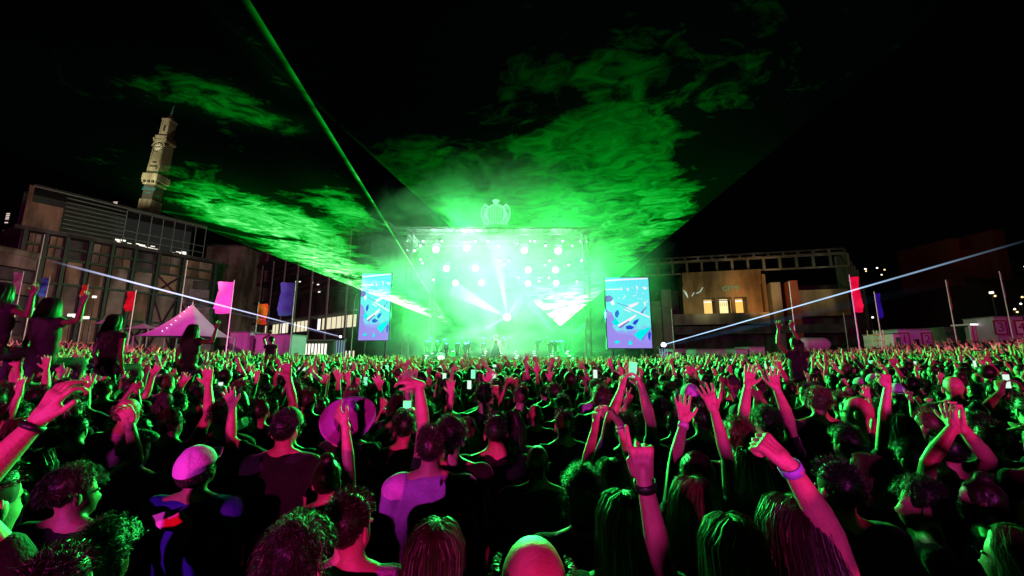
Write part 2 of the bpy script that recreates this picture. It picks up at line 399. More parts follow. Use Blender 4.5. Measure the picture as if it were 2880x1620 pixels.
# script sign on the dark shaft
def text_mesh(txt, size, ext=.02, shear=0):
    c = bpy.data.curves.new('lettering', 'FONT'); c.body = txt; c.size = size; c.extrude = ext; c.align_x = 'CENTER'; c.align_y = 'CENTER'; c.shear = shear; c.resolution_u = 3
    o = bpy.data.objects.new('tmp', c); COL.objects.link(o); dg = bpy.context.evaluated_depsgraph_get()
    me = bpy.data.meshes.new_from_object(o.evaluated_get(dg)); bpy.data.objects.remove(o); bpy.data.curves.remove(c); return me
def put_text(txt, size, loc, mat, parent, rz=0, shear=0, ext=.02, name='lettering', scale=(1, 1, 1), spin=0):
    me = text_mesh(txt, size, ext, shear)
    me.transform(Matrix.Translation(loc) @ Matrix.Rotation(rz, 4, 'Z') @ Matrix.Rotation(spin, 4, 'Y') @ Matrix.Rotation(R(90), 4, 'X') @ Matrix.Diagonal((*scale, 1)))
    if parent is not None: me.transform(parent.matrix_basis.inverted())
    return link(name, me, parent, mat)
sign_m = em('cyan_sign_letters', (.1, .75, .6), .35, False)
put_text('Disney', 1.5, (tcx, TY - hw * .9, tz(551, 418)), sign_m, ct, shear=.25)
put_text('theatre', .6, (tcx, TY - hw * .9, tz(562, 418)), sign_m, ct, shear=.25)
lamp('SPOT', 'tower_floodlight', (tcx + 8, TY - 26, z_base - 6), 46000, (1, .92, .62), (tcx, TY, z_s1 - 4), .4, 50, .7)
lamp('SPOT', 'tower_floodlight', (tcx - 9, TY - 20, z_base - 4), 14000, (1, .9, .5), (tcx, TY, z_s1), .4, 50, .7)

ct.rotation_euler = (0, R(4.2), 0); ct.scale = (1, 1, 1.04)
# ---- plain block and dark multi storey building, centre left
def block(name, px0, px1, pyt, Y, depth, mat, label, cat='building'):
    a = P(px0, pyt, Y); b_ = P(px1, pyt, Y); gz = ground_z(a.x, Y)
    t = empty(name, ((a.x + b_.x) / 2, Y, gz), label=label, cat=cat)
    MB().box(a.x, b_.x, Y, Y + depth, gz, a.z).build('wall', mat, t, world=True)
    MB().box(a.x - .15, b_.x + .15, Y - .15, Y + depth, a.z, a.z + .35).build('coping', concrete_dk, t, world=True)
    return t, a, b_
block('concrete_block_house', 583, 688, 693, 84, 10, concrete, 'plain windowless grey concrete block beyond the panelled building')
t_, a_, b__ = block('concrete_stair_tower', 712, 762, 706, 92, 6, concrete_dk, 'dark narrow stair tower with vertical ribs behind the green laser')
for k in range(5):
    x = a_.x + .5 + k * (b__.x - a_.x - 1) / 4; MB().box(x - .2, x + .2, 91.7, 91.99, 3, a_.z - .5).build('rib', concrete, t_, world=True)
MF = Fac((-47, 80), (-23.5, 60))
mb_ = empty('office_block', MF.pt(0, 0, 1), label='dark open framed multi storey block with green lit columns left of the stage', cat='building')
u0, zt = MF.uz(690, 770); u1, _ = MF.uz(984, 800); z0 = 1.0
wb(lambda b: MF.box(b, u0, u1, z0, zt - .2, 3.2, 15), 'core_wall', concrete_dk, mb_)
wb(lambda b: MF.box(b, u0 - .5, u1 + .2, zt, zt + .5, -.6, 15), 'roof', concrete_dk, mb_)
_, zf = MF.uz(858, 888); zfl = [zf, zf + (zt - zf) * .36, zf + (zt - zf) * .7]
for z in zfl: wb(lambda b: MF.box(b, u0, u1, z - .3, z, -.3, 3.19), 'floor_slab', concrete_dk, mb_)
for k in range(9):
    u = u0 + (u1 - u0) * k / 8
    wb(lambda b: MF.box(b, u - .22, u + .22, z0, zt, -.45, -.305), 'column', pm('painted_column', (.3, .32, .3), .6, .2, 2, .1) if k == 0 else bpy.data.materials['painted_column'], mb_)
for z in zfl[1:] + [zt]:
    wb(lambda b: MF.box(b, u0, u1, z - 1.7 if z == zt else z + .95, z - 1.64 if z == zt else z + 1.02, -.2, -.14), 'hand_rail', steel_lt, mb_)
rng = random.Random(3)
_, zw1 = MF.uz(760, 894); _, zw0 = MF.uz(760, 934)
for k in range(26):
    ua = u0 + (u1 - u0) * (.02 + k * .036); wmul = rng.choice([.6, .9, 1])
    if k in (4, 5, 11, 16, 17): continue
    wb(lambda b: MF.box(b, ua, ua + (u1 - u0) * .031 * wmul, zw0, zw1 - rng.uniform(0, .5), 3.1, 3.18), 'window', lit_white if rng.random() < .5 else lw3, mb_)
    wb(lambda b: MF.box(b, ua - .08, ua, zw0 - .1, zw1 + .1, 3.0, 3.09), 'window_frame', steel_dk, mb_)
for k in range(14):
    ua = u0 + (u1 - u0) * (.62 + k * .024)
    wb(lambda b: MF.box(b, ua, ua + .4, z0 + .2, z0 + 1.9, 3.1, 3.18), 'window', lw3 if k % 3 else lit_white, mb_)
for (px, py) in ((834, 791), (868, 794), (885, 799), (888, 820)):
    u, z = MF.uz(px, py); wb(lambda b: MF.box(b, u - .25, u + .25, z - .08, z + .08, .5, .7), 'ceiling_lamp', lit_white, mb_)

# ---- museum on the right
RF = Fac((27, 80), (62, 70.5))
rb = empty('museum_building', RF.pt(0, 0, 1), label='stepped art deco building with open roof lattice and three lit windows on the right', cat='building')
def q4(zx, zy): return 1700 + zx / 3.623, 640 + zy / 3.623
def r4(zx, zy, v=0): return RF.uz(*q4(zx, zy), v)
plaster = pm('ochre_plaster', (.33, .23, .12), .85, .15, .5, .3, stain=.3)
plaster_g = pm('grey_plaster', (.24, .24, .2), .85, .15, .5, .3, stain=.3)
rust = pm('rust_red_render', (.35, .09, .04), .85, .15, .5, .3)
def rp(z0x, z1x, y0, y1, v0, v1, name, mat, zbase=None):
    ua, zt_ = r4(z0x, y0, v0); ub, _ = r4(z1x, (y0 + y1) / 2, v0); _, zb_ = r4((z0x + z1x) / 2, y1, v0)
    if zbase is not None: zb_ = zbase
    return wb(lambda b: RF.box(b, ua, ub, zb_, zt_, v0, v1), name, mat, rb)
rp(330, 2700, 660, 1200, 6, 20, 'rear_wall', concrete_dk, 1.0)
# main wall made of four pieces round the window strip
rp(790, 1600, 462, 590, 0, 5.9, 'main_wall', plaster)
mw_u0, mw_zt = r4(790, 590); mw_u1, _ = r4(1600, 700)
uw = [r4(x, 800)[0] for x in (1008, 1132, 1166, 1300, 1330, 1460)]
_, wz1 = r4(1230, 712); _, wz0 = r4(1230, 880); _, wzt = r4(1195, 589)
wb(lambda b: (RF.box(b, mw_u0, uw[0], wz0 - .5, wzt, 0, 5.9), RF.box(b, uw[5], mw_u1, wz0 - .5, wzt, 0, 5.9),
              RF.box(b, uw[0], uw[5], wz1, wzt, 0, 5.9), RF.box(b, uw[0], uw[5], wz0 - .5, wz0, 0, 5.9),
              RF.box(b, uw[1], uw[2], wz0, wz1, 0, .8), RF.box(b, uw[3], uw[4], wz0, wz1, 0, .8)), 'main_wall', plaster, rb)
for k in range(3):
    ua, ub = uw[2 * k], uw[2 * k + 1]
    w = wb(lambda b: RF.box(b, ua, ub, wz0, wz1, 3.0, 3.05), 'window', em('lit_room_' + 'abc'[k], [(1, .55, .15), (1, .8, .35), (1, .5, .1)][k], 1.25, False), rb)
    def bars(b):
        RF.box(b, ua, ub, wz1 - .35, wz1 - .2, 2.5, 2.55)
        for j in range(1, 6 if k == 1 else 2): RF.box(b, ua + (ub - ua) * j / 6 - .03, ua + (ub - ua) * j / 6 + .03, wz0 + (wz1 - wz0) * (.55 if k == 1 else .1), wz1 - .35, 2.3 + .01 * j, 2.35 + .01 * j)
    wb(bars, 'blind', pm('blind_slat_' + 'abc'[k], (.2, .22, .14), .7), rb)
    wb(lambda b: (RF.box(b, ua, ua + .12, wz0, wz1, .1, .2), RF.box(b, ub - .12, ub, wz0, wz1, .1, .2), RF.box(b, ua, ub, wz1 - .12, wz1, .1, .2)), 'window_frame', steel_dk, rb)
    wb(lambda b: RF.box(b, ua + .12, ub - .12, wz1 - .55, wz1 - .13, 2.85, 2.9), 'ceiling_light_strip', lit_white, rb)
rp(1600, 1655, 475, 860, -.6, 5.8, 'corner_pier', plaster)
rp(1690, 1810, 560, 920, -.8, 5.8, 'buttress', plaster_g, 1.2)
rp(1885, 1985, 540, 880, -1.2, 5.8, 'chimney_pier', rust, 1.2)
rp(1970, 2500, 640, 900, 1.5, 5.9, 'side_wing', plaster)
rp(700, 1690, 885, 985, -2.5, 1.4, 'balcony_band', plaster_g)
rp(470, 580, 752, 1100, -3, 3, 'stair_block', plaster_g, 1.2)
rp(575, 690, 635, 1100, -3.2, 3, 'stair_tower', plaster_g, 1.2)
rp(700, 2480, 1010, 1080, -1.5, 1.2, 'canopy_band', concrete_dk)
# open lattice on the roof: two tiers
def lattice(y0a, y0b, y1a, y1b, xa, xb, n, v, name):
    ua, za = r4(xa, y0a, v); ub, zb2 = r4(xb, y0b, v); _, zc_ = r4(xa, y1a, v); _, zd = r4(xb, y1b, v)
    zt_ = (za + zb2) / 2; zl = (zc_ + zd) / 2
    for zz in (zt_, zl):
        wb(lambda b: RF.box(b, ua, ub, zz - .13, zz + .13, v, v + .5), 'lattice_rail', plaster_g, rb)
    for k in range(n + 1):
        u = ua + (ub - ua) * k / n
        wb(lambda b: RF.box(b, u - .2, u + .2, zl + .13, zt_ - .13, v + .05, v + .45), name, plaster_g, rb)
lattice(305, 235, 352, 265, 420, 2450, 14, 2.0, 'lattice_post')
lattice(358, 280, 462, 420, 400, 2480, 13, 0.6, 'lattice_post')
rp(300, 2480, 300, 312, 3.5, 12, 'roof_slab', concrete_dk) if False else None
for dx in range(5):
    rp(2450 + dx * 30, 2480 + dx * 30, 250 + dx * 45, 600, 1 + dx * .2, 5, 'corner_ornament', plaster_g)
# lettering and the curved neon stroke
su, sz = r4(1280, 622)
gsign = em('green_sign_letters', (.2, .7, .3), .35, False)
put_text('CITY', 1.35, RF.pt(su, -.12, sz), gsign, rb, rz=RF.rz, shear=.1)
def neon(b):
    for pts in ([(806, 640), (820, 665), (850, 715)], [(826, 655), (845, 700)], [(890, 700), (905, 672), (915, 665)], [(935, 672), (975, 655), (1000, 612)]):
        pp = [RF.pt(r4(x, y)[0], -.15, r4(x, y)[1]) for x, y in pts]; b.path(pp, .06, 6)
wb(neon, 'neon_stroke', em('neon_white_green', (.7, 1, .8), .8, False), rb)
lamp('SPOT', 'museum_uplight', RF.pt(r4(1500, 950)[0], -9, 10), 3000, (1, .45, .12), RF.pt(r4(1560, 650)[0], 0, 14), .2, 75, .8)
lamp('SPOT', 'museum_uplight', RF.pt(r4(1000, 950)[0], -10, 11), 1300, (.9, .8, .35), RF.pt(r4(1000, 600)[0], 0, 14), .2, 90, .8)
lamp('SPOT', 'museum_uplight', RF.pt(r4(2300, 500)[0], -7, 9), 1500, (.8, .8, .5), RF.pt(r4(2000, 380)[0], 0, 20), .2, 110, .8)

# ---- brick building high on the right
brick_m = pm('red_brick', (.13, .04, .025), .85, .3, 1.2, .4)
bY = 95
def hb(px, py): return P(px, py, bY)
zt_b = hb(2730, 772).z
mo = MB()
def mfn(u, v):
    x = hb(2560, 800).x + 70 * u; yv = bY - 14 + 60 * v; e_ = min(1, u * 5) * min(1, v * 4 + .0)
    return (x, yv, 3 + (zt_b - 3 + 1.2 * mnoise.noise(Vector((u * 9, v * 4, 1)))) * (e_ * e_ * (3 - 2 * e_)))
mo.grid(mfn, 40, 20); mo.build('hillside', m_hill, smooth=True, kind='structure')
bb = empty('brick_building', (hb(2720, 760).x, bY, zt_b - 3), label='dim red brick building with two square end towers high on the right', cat='building')
for (x0, x1, yt, nm_) in ((2653, 2682, 678, 'tower'), (2776, 2808, 653, 'tower'), (2682, 2776, 706, 'wall')):
    a = hb(x0, yt); c = hb(x1, yt); MB().box(a.x, c.x, bY - (1 if nm_ == 'tower' else 0), bY + 12, zt_b - 3, a.z).build(nm_, brick_m, bb, world=True)
    MB().box(a.x - .1, c.x + .1, bY - (1.1 if nm_ == 'tower' else .1), bY + 12, a.z, a.z + .3).build('coping', brick_m, bb, world=True)
lamp('SPOT', 'brick_uplight', (hb(2720, 760).x - 12, bY - 16, 24), 500, (1, .35, .12), hb(2730, 660), .2, 60, .9)
# ------------------------------------------------------------------ stage
SD = 34.0
black_m = pm('stage_black', (.012, .012, .012), .6, .3, 3, .1)
alu = pm('truss_aluminium', (.16, .17, .16), .45, .1, 5, 0, metal=.4)
stg = empty('stage', (P(1398, 990, SD).x, SD, 0), label='festival stage with black deck and aluminium roof truss under the glowing green smoke', cat='stage')
xl, xr = P(1141, 900, SD).x, P(1655, 900, SD).x; zroof = P(1398, 646, SD).z; zdk = 1.75
def sp(fn, name, mat, **k): b = MB(); fn(b); return b.build(name, mat, stg, world=True, **k)
sp(lambda b: b.box(xl - 1.5, xr + 1.5, SD, SD + 13, 0, zdk), 'deck', black_m)
for i in range(12):
    xa = xl - 1.4 + i * (xr - xl + 2.8) / 12; sp(lambda b: b.box(xa, xa + (xr - xl + 2.8) / 12 - .06, SD - .08, SD - .004, .1, zdk - .1), 'fascia_panel', black_m)
for i in range(8):
    xa = xl + 2.2 + i * 1.55; sp(lambda b: b.box(xa, xa + .9, SD - .14, SD - .085, zdk - .22, zdk - .12), 'deck_edge_light', em('deck_edge_glow', (.6, 1, .85), 3, False) if i == 0 else bpy.data.materials['deck_edge_glow'])
def truss(b, p0, p1, w=.35, n=None, r=.035):
    p0 = Vector(p0); p1 = Vector(p1); d = p1 - p0; L = d.length; q = d.to_track_quat('Z', 'Y')
    offs = [q @ Vector((sx * w / 2, sy * w / 2, 0)) for sx, sy in ((-1, -1), (1, -1), (1, 1), (-1, 1))]
    for o in offs: b.tube(p0 + o, p1 + o, r, n=5)
    n = n or max(2, int(L / (w * 1.3)))
    for i in range(n):
        for k in range(4):
            a = p0 + d * (i / n) + offs[k if i % 2 else (k + 1) % 4]; c = p0 + d * ((i + 1) / n) + offs[(k + 1) % 4 if i % 2 else k]
            b.tube(a, c, r * .6, n=4)
for x in (xl, xr):
    for y in (SD + .3, SD + 11): sp(lambda b: truss(b, (x, y, zdk if y > SD else 0), (x, y, zroof), .45), 'truss_tower', alu)
for y in (SD + .3, SD + 4.5, SD + 8.5):
    sp(lambda b: truss(b, (xl - 1.2, y, zroof), (xr + 1.2, y, zroof), .5), 'roof_truss', alu)
for x in (xl, 0.3, xr): sp(lambda b: truss(b, (x, SD + .3, zroof - .55), (x, SD + 11, zroof - .55), .4), 'side_truss', alu)
for sx, x in ((-1, xl), (1, xr)):
    sp(lambda b: (truss(b, (x + sx * 1.2, SD + .3, zroof), (x + sx * 2.1, SD - .6, zroof + .5), .3),
                  truss(b, (x, SD + .3, zroof - 2.6), (x + sx * 1.3, SD + .3, zroof - .3), .25)), 'corner_outrigger', alu)
sp(lambda b: b.box(xl - .8, xr + .8, SD + .8, SD + 11.5, zroof + .35, zroof + .5), 'roof_skin', black_m)
# LED back wall with light graphics
led_m, nt, N, L = nm('led_wall_picture'); N.remove(N["Principled BSDF"])
e = N.new("ShaderNodeEmission"); tc = N.new("ShaderNodeTexCoord"); nz = N.new("ShaderNodeTexNoise"); nz.inputs['Scale'].default_value = .5; nz.inputs['Detail'].default_value = 5
mp = N.new("ShaderNodeMapping"); mp.inputs['Scale'].default_value = (.5, 1, 3); L.new(tc.outputs['Object'], mp.inputs[0]); L.new(mp.outputs[0], nz.inputs['Vector'])
cr = N.new("ShaderNodeValToRGB"); cr.color_ramp.elements[0].position = .4; cr.color_ramp.elements[1].position = .66
cr.color_ramp.elements[0].color = (0, .05, .01, 1); cr.color_ramp.elements[1].color = (.05, .4, .14, 1); L.new(nz.outputs[0], cr.inputs[0]); L.new(cr.outputs[0], e.inputs[0]); e.inputs[1].default_value = .5
L.new(e.outputs[0], N["Material Output"].inputs[0]); led_m.cycles.emission_sampling = 'NONE'
sp(lambda b: b.box(xl + .8, xr - .8, SD + 10.6, SD + 10.8, zdk + .6, zroof - 1.4), 'led_wall', led_m)
q3 = lambda zx, zy: (960 + zx / 2.74, 540 + zy / 2.74)
gm = em('led_graphic_pale', (.4, 1, .65), .7, False)
def led_poly(pts, off, mat=gm, name='led_graphic'):
    pp = [P(*q3(x, y), SD + 10.5 - off) for x, y in pts]
    b = MB(); n = len(pp); b.add(pp + [p + Vector((0, .03, 0)) for p in pp], [tuple(range(n)), tuple(range(2 * n - 1, n - 1, -1))] + [(i, (i + 1) % n, n + (i + 1) % n, n + i) for i in range(n)])
    return b.build(name, mat, stg, world=True)
led_poly([(948, 770), (1400, 775), (1290, 960), (1180, 905), (948, 845)], 0, em('led_graphic_mint', (.25, .8, .5), .7, False))
led_poly([(1392, 780), (1300, 965), (1345, 970), (1400, 850)], .1)
led_poly([(1640, 700), (1850, 715), (1905, 830), (1720, 960), (1640, 950)], .05)
# emblem above the roof: crown, portcullis globe, two lettered ribbons
EY = SD + .1; ec = P(1394, 600, EY); EU = EY / FPX * 1.02   # metres per photo pixel
emb = empty('stage_emblem', (ec.x, EY, ec.z - 38 * EU), label='pale green emblem, crowned portcullis globe between two lettered ribbons, on the stage roof', cat='emblem')
embm = em('emblem_lit_mint', (.30, 1, .5), 1.2, False)
Rg = 27 * EU
def ep(fn, name): b = MB(); fn(b); return b.build(name, embm, emb, world=True)
def ring(b, r, w, a0=0, a1=360, n=40, cx=0, cz=0, sq_=1):
    for i in range(n):
        A = R(a0 + (a1 - a0) * i / n); B = R(a0 + (a1 - a0) * (i + 1) / n)
        b.tube((ec.x + cx + r * math.cos(A), EY, ec.z + cz + r * math.sin(A) * sq_), (ec.x + cx + r * math.cos(B), EY, ec.z + cz + r * math.sin(B) * sq_), w, n=5)
ep(lambda b: ring(b, Rg, .05, -35, 215), 'globe_ring')
def bars(b):
    for k in range(-3, 4):
        x = k * Rg / 3.6
        for i in range(10):
            t0 = -1 + 1.95 * i / 10; t1 = -1 + 1.95 * (i + 1) / 10
            f = lambda t: (ec.x + x * math.sqrt(max(0, 1 - (t * .85) ** 2)) * 1.05, EY, ec.z + Rg * t * (.97 if t > 0 else 1.1))
            b.tube(f(t0), f(t1), .024, n=4)
    for z in (-.45, -.15, .15, .42, .68):
        hw_ = Rg * math.sqrt(1 - z * z) * .98
        for i in range(8):
            f = lambda t: (ec.x + hw_ * t, EY, ec.z + Rg * (z + .06 * (1 - t * t)))
            b.tube(f(-1 + i / 4), f(-1 + (i + 1) / 4), .022, n=4)
    for k in range(-2, 3):
        x = k * Rg / 3.6; b.tube((ec.x + x, EY, ec.z - Rg * 1.0), (ec.x + x, EY, ec.z - Rg * 1.25), .06, .01, n=4)
ep(bars, 'portcullis_bars')
for s, txt in ((-1, 'MINISTRY'), (1, 'OF SOUND')):
    a0, a1 = (138, 236) if s < 0 else (42, -56)
    ro, ri = 42 * EU, 29.5 * EU
    ep(lambda b: (ring(b, ro, .05, a0, a1, 20), ring(b, ri, .05, a0, a1, 20),
                  [b.tube((ec.x + ri * math.cos(R(a)), EY, ec.z + ri * math.sin(R(a))), (ec.x + ro * math.cos(R(a)), EY, ec.z + ro * math.sin(R(a))), .05, n=5) for a in (a0, a1)]), 'ribbon')
    for i, ch in enumerate(txt):
        if ch == ' ': continue
        t = (i + .5) / len(txt)
        A = (236 - 98 * t) if s < 0 else (42 - 98 * t)
        rm = (ro + ri) / 2
        put_text(ch, 10 * EU, (ec.x + rm * math.cos(R(A)), EY, ec.z + rm * math.sin(R(A))), embm, emb, spin=R(90 - A), ext=.02, name='letter')
def crown(b):
    cz = ec.z + Rg + 9 * EU
    for i in range(-2, 3):
        b.tube((ec.x + i * 2.2 * EU, EY, cz - 5 * EU), (ec.x + i * 4 * EU, EY, cz + (4 - abs(i)) * EU), .05, n=4); b.ell((ec.x + i * 4 * EU, EY, cz + (4.6 - abs(i)) * EU), (.09, .05, .09), nu=8, nv=5)
    b.tube((ec.x - 5 * EU, EY, cz - 5 * EU), (ec.x + 5 * EU, EY, cz - 5 * EU), .06, n=4)
    b.tube((ec.x - 8 * EU, EY, cz + 2 * EU), (ec.x + 8 * EU, EY, cz + 2 * EU), .04, n=4)
ep(crown, 'crown')
ep(lambda b: (b.tube((ec.x - 1, EY + .1, zroof + .3), (ec.x - 1, EY + .1, ec.z), .04), b.tube((ec.x + 1, EY + .1, zroof + .3), (ec.x + 1, EY + .1, ec.z), .04)), 'support_frame')

# ------------------------------------------------------------------ stage lamps
fix_m = pm('fixture_black', (.02, .02, .02), .4, .2, 4, 0)
def fixture(name, p, r, lens_mat, label, grp, light=None, tgt=None, col=MINT):
    t = empty(name, p, label=label, cat='stage light', group=grp)
    MB().box(-r * .9, r * .9, -.1, .1, r * 1.2, r * 1.5).tube((-r * .85, 0, r * 1.3), (-r * .85, 0, 0), .03).tube((r * .85, 0, r * 1.3), (r * .85, 0, 0), .03).build('yoke', fix_m, t)
    MB().tube((0, .35, .05), (0, .0, 0), r * .6, r * .8, 12).build('housing', fix_m, t)
    MB().ell((0, -.02, 0), (r * .74, .08, r * .74), nu=12, nv=6).build('lens', lens_mat, t, smooth=True)
    if light: lamp('POINT', 'lamp_glow', (p[0], p[1] - .35, p[2]), light, col, size=.12)
    return t
lens_big = em('lens_white_mint', (.85, 1, .93), 12, False); lens_s = em('lens_mint', (.6, 1, .8), 3.5, False)
big = [(730, 445, 1500), (970, 430, 8500), (1410, 450, 1400), (1670, 455, 1500), (810, 590, 2000), (1035, 590, 2600), (1440, 600, 1300), (1650, 600, 1100), (880, 700, 900), (1080, 700, 900), (1440, 705, 900), (1655, 700, 600)]
for i, (zx, zy, pw) in enumerate(big):
    row = 'top' if zy < 500 else ('middle' if zy < 650 else 'lowest'); col_ = ['far left', 'left of centre', 'right of centre', 'far right'][i % 4]
    p = P(*q3(zx, zy), SD + (2.2 if zy < 500 else 4.6 if zy < 650 else 7))
    fixture('moving_head_light', p, .40, lens_big, 'blazing white wash light hanging %s in the %s row of the stage rig' % (col_, row), 'large wash lights in the stage rig', pw * (.7 if i not in (0, 1, 2, 3, 5, 9) else 1.1), col=(.10, 1, .26) if i not in (0, 1, 2, 3, 5, 9) else (.5, 1, .66))
    # drop pipe to the roof belongs to the stage
    sp(lambda b: b.tube((p[0], p[1], p[2] + .5), (p[0], p[1], zroof - .2), .03, n=5), 'drop_pipe', alu)
small = [(510, 380), (630, 380), (775, 380), (1035, 380), (1130, 380), (1455, 380), (1490, 380), (1705, 380), (1840, 382), (1897, 383), (610, 415), (1213, 415), (1573, 415), (1780, 416), (510, 450), (565, 452), (612, 520), (625, 550), (1218, 525), (1293, 527), (1258, 558), (1605, 528), (1850, 530), (1570, 562), (1752, 563), (1365, 658), (1527, 660), (1600, 660), (1525, 688), (1815, 690), (710, 677)]
for i, (zx, zy) in enumerate(small):
    p = P(*q3(zx, zy), SD + 1.2 + (i % 3) * 1.3)
    fixture('par_light', p, .15, lens_s, 'small bright par light dotted across the stage rig', 'small par lights in the stage rig')
# lamps that throw the green over the audience from the roof truss and the deck edge
for i in range(6):
    x = xl + (xr - xl) * (i + .5) / 6
    lamp('SPOT', 'audience_green_beam', (x, SD - .9, 6.4 + (i % 2) * 2.2), 41000, GREEN, (x * 2.2, 6, 1.6), .35, 110, .7)
for x, tx in ((xl - 1, -22), (xr + 1, 26)):
    lamp('SPOT', 'audience_green_beam', (x, SD - 1, 5.5), 13000, (.03, 1, .22), (tx, 14, 2.2), .3, 100, .7)
lamp('SPOT', 'floor_cyan_beam', (xl - 2, SD - .5, 1.2), 500, (.1, .6, 1), (xl - .5, SD - 1, 5), .1, 50, .8)
lamp('SPOT', 'floor_cyan_beam', (xr + 2.2, SD - .5, 1.2), 900, (.05, .8, 1), (xr + 1.8, SD - .6, 6), .1, 50, .8)

# ------------------------------------------------------------------ smoke: one real scattering cloud, densest over the stage
sm = MB(); sx0, sx1, sy0, sy1, sz0, sz1 = xl - 9, xr + 9, SD - 5.0, SD + 15.0, .05, 27
sm.box(sx0, sx1, sy0, sy1, sz0, sz1)
m_s, nt, N, L = nm('drifting_stage_smoke'); N.remove(N["Principled BSDF"])
pv = N.new("ShaderNodeVolumePrincipled"); pv.inputs['Color'].default_value = (.9, .97, .92, 1); pv.inputs['Anisotropy'].default_value = .0
tc = N.new("ShaderNodeTexCoord"); mp = N.new("ShaderNodeMapping"); mp.inputs['Scale'].default_value = (.20, .12, .26)
L.new(tc.outputs['Object'], mp.inputs[0]); nz = N.new("ShaderNodeTexNoise"); nz.inputs['Scale'].default_value = 1; nz.inputs['Detail'].default_value = 5; nz.inputs['Roughness'].default_value = .6; nz.inputs['Distortion'].default_value = .6
L.new(mp.outputs[0], nz.inputs['Vector'])
mr = N.new("ShaderNodeMapRange"); mr.inputs['From Min'].default_value = .45; mr.inputs['From Max'].default_value = .68; mr.inputs['To Min'].default_value = .012; mr.inputs['To Max'].default_value = .30
L.new(nz.outputs[0], mr.inputs['Value'])
# soft ellipsoidal envelope
sep = N.new("ShaderNodeVectorMath"); sep.operation = 'SUBTRACT'; sep.inputs[1].default_value = (-.8, SD + 4.5, 9)
L.new(tc.outputs['Object'], sep.inputs[0]); dv = N.new("ShaderNodeVectorMath"); dv.operation = 'DIVIDE'; dv.inputs[1].default_value = (17.5, 10.5, 14); L.new(sep.outputs[0], dv.inputs[0])
ln = N.new("ShaderNodeVectorMath"); ln.operation = 'LENGTH'; L.new(dv.outputs[0], ln.inputs[0])
ad = N.new("ShaderNodeMath"); ad.operation = 'ADD'; nm2 = N.new("ShaderNodeMath"); nm2.operation = 'MULTIPLY_ADD'; nm2.inputs[1].default_value = 1.1; nm2.inputs[2].default_value = -.55
L.new(nz.outputs[0], nm2.inputs[0]); L.new(ln.outputs['Value'], ad.inputs[0]); L.new(nm2.outputs[0], ad.inputs[1])
m2 = N.new("ShaderNodeMapRange"); m2.inputs['From Min'].default_value = .98; m2.inputs['From Max'].default_value = .35; m2.inputs['To Min'].default_value = 0; m2.inputs['To Max'].default_value = 1; L.new(ad.outputs[0], m2.inputs['Value'])
mu = N.new("ShaderNodeMath"); mu.operation = 'MULTIPLY'; L.new(mr.outputs[0], mu.inputs[0]); L.new(m2.outputs[0], mu.inputs[1])
pc = P(1335, 790, SD + 2.5); last = mu.outputs[0]
for (c_, rad, amp) in ((pc, (3.2, 3.0, 3.6), .42), (P(1320, 690, SD + 2), (2.2, 2.5, 1.8), .35), (P(1500, 760, SD + 3), (2.6, 2.5, 3.2), .16)):   # dense puffs added to whiten the glow round the lamps
    s1 = N.new("ShaderNodeVectorMath"); s1.operation = 'SUBTRACT'; s1.inputs[1].default_value = tuple(c_); L.new(tc.outputs['Object'], s1.inputs[0])
    s2 = N.new("ShaderNodeVectorMath"); s2.operation = 'DIVIDE'; s2.inputs[1].default_value = rad; L.new(s1.outputs[0], s2.inputs[0])
    s3 = N.new("ShaderNodeVectorMath"); s3.operation = 'LENGTH'; L.new(s2.outputs[0], s3.inputs[0])
    s4 = N.new("ShaderNodeMath"); s4.operation = 'ADD'; L.new(s3.outputs['Value'], s4.inputs[0]); L.new(nm2.outputs[0], s4.inputs[1])
    s5 = N.new("ShaderNodeMapRange"); s5.inputs['From Min'].default_value = 1.1; s5.inputs['From Max'].default_value = .2; s5.inputs['To Min'].default_value = 0; s5.inputs['To Max'].default_value = amp; L.new(s4.outputs[0], s5.inputs['Value'])
    s6 = N.new("ShaderNodeMath"); s6.operation = 'ADD'; L.new(last, s6.inputs[0]); L.new(s5.outputs[0], s6.inputs[1]); last = s6.outputs[0]
L.new(last, pv.inputs['Density'])
L.new(pv.outputs[0], N["Material Output"].inputs[1])
SMOKE = sm.build('stage_smoke', m_s, kind='stuff')
# added green point lights without fixtures, placed to make the smoke glow
for (x, y, z, pw) in ((-6, SD + 4, 3, 2200), (0, SD + 8, 3, 2500), (5.5, SD + 4, 3, 2200), (-5, SD + 3, zroof + 1.2, 4600), (5.5, SD + 3, zroof + 1.2, 4200), (-10.5, SD + 2, 9, 2600), (10.5, SD + 2, 9, 2600)):
    lamp('POINT', 'added_smoke_light', (x, y, z), pw, (.01, 1, .12), size=.5)

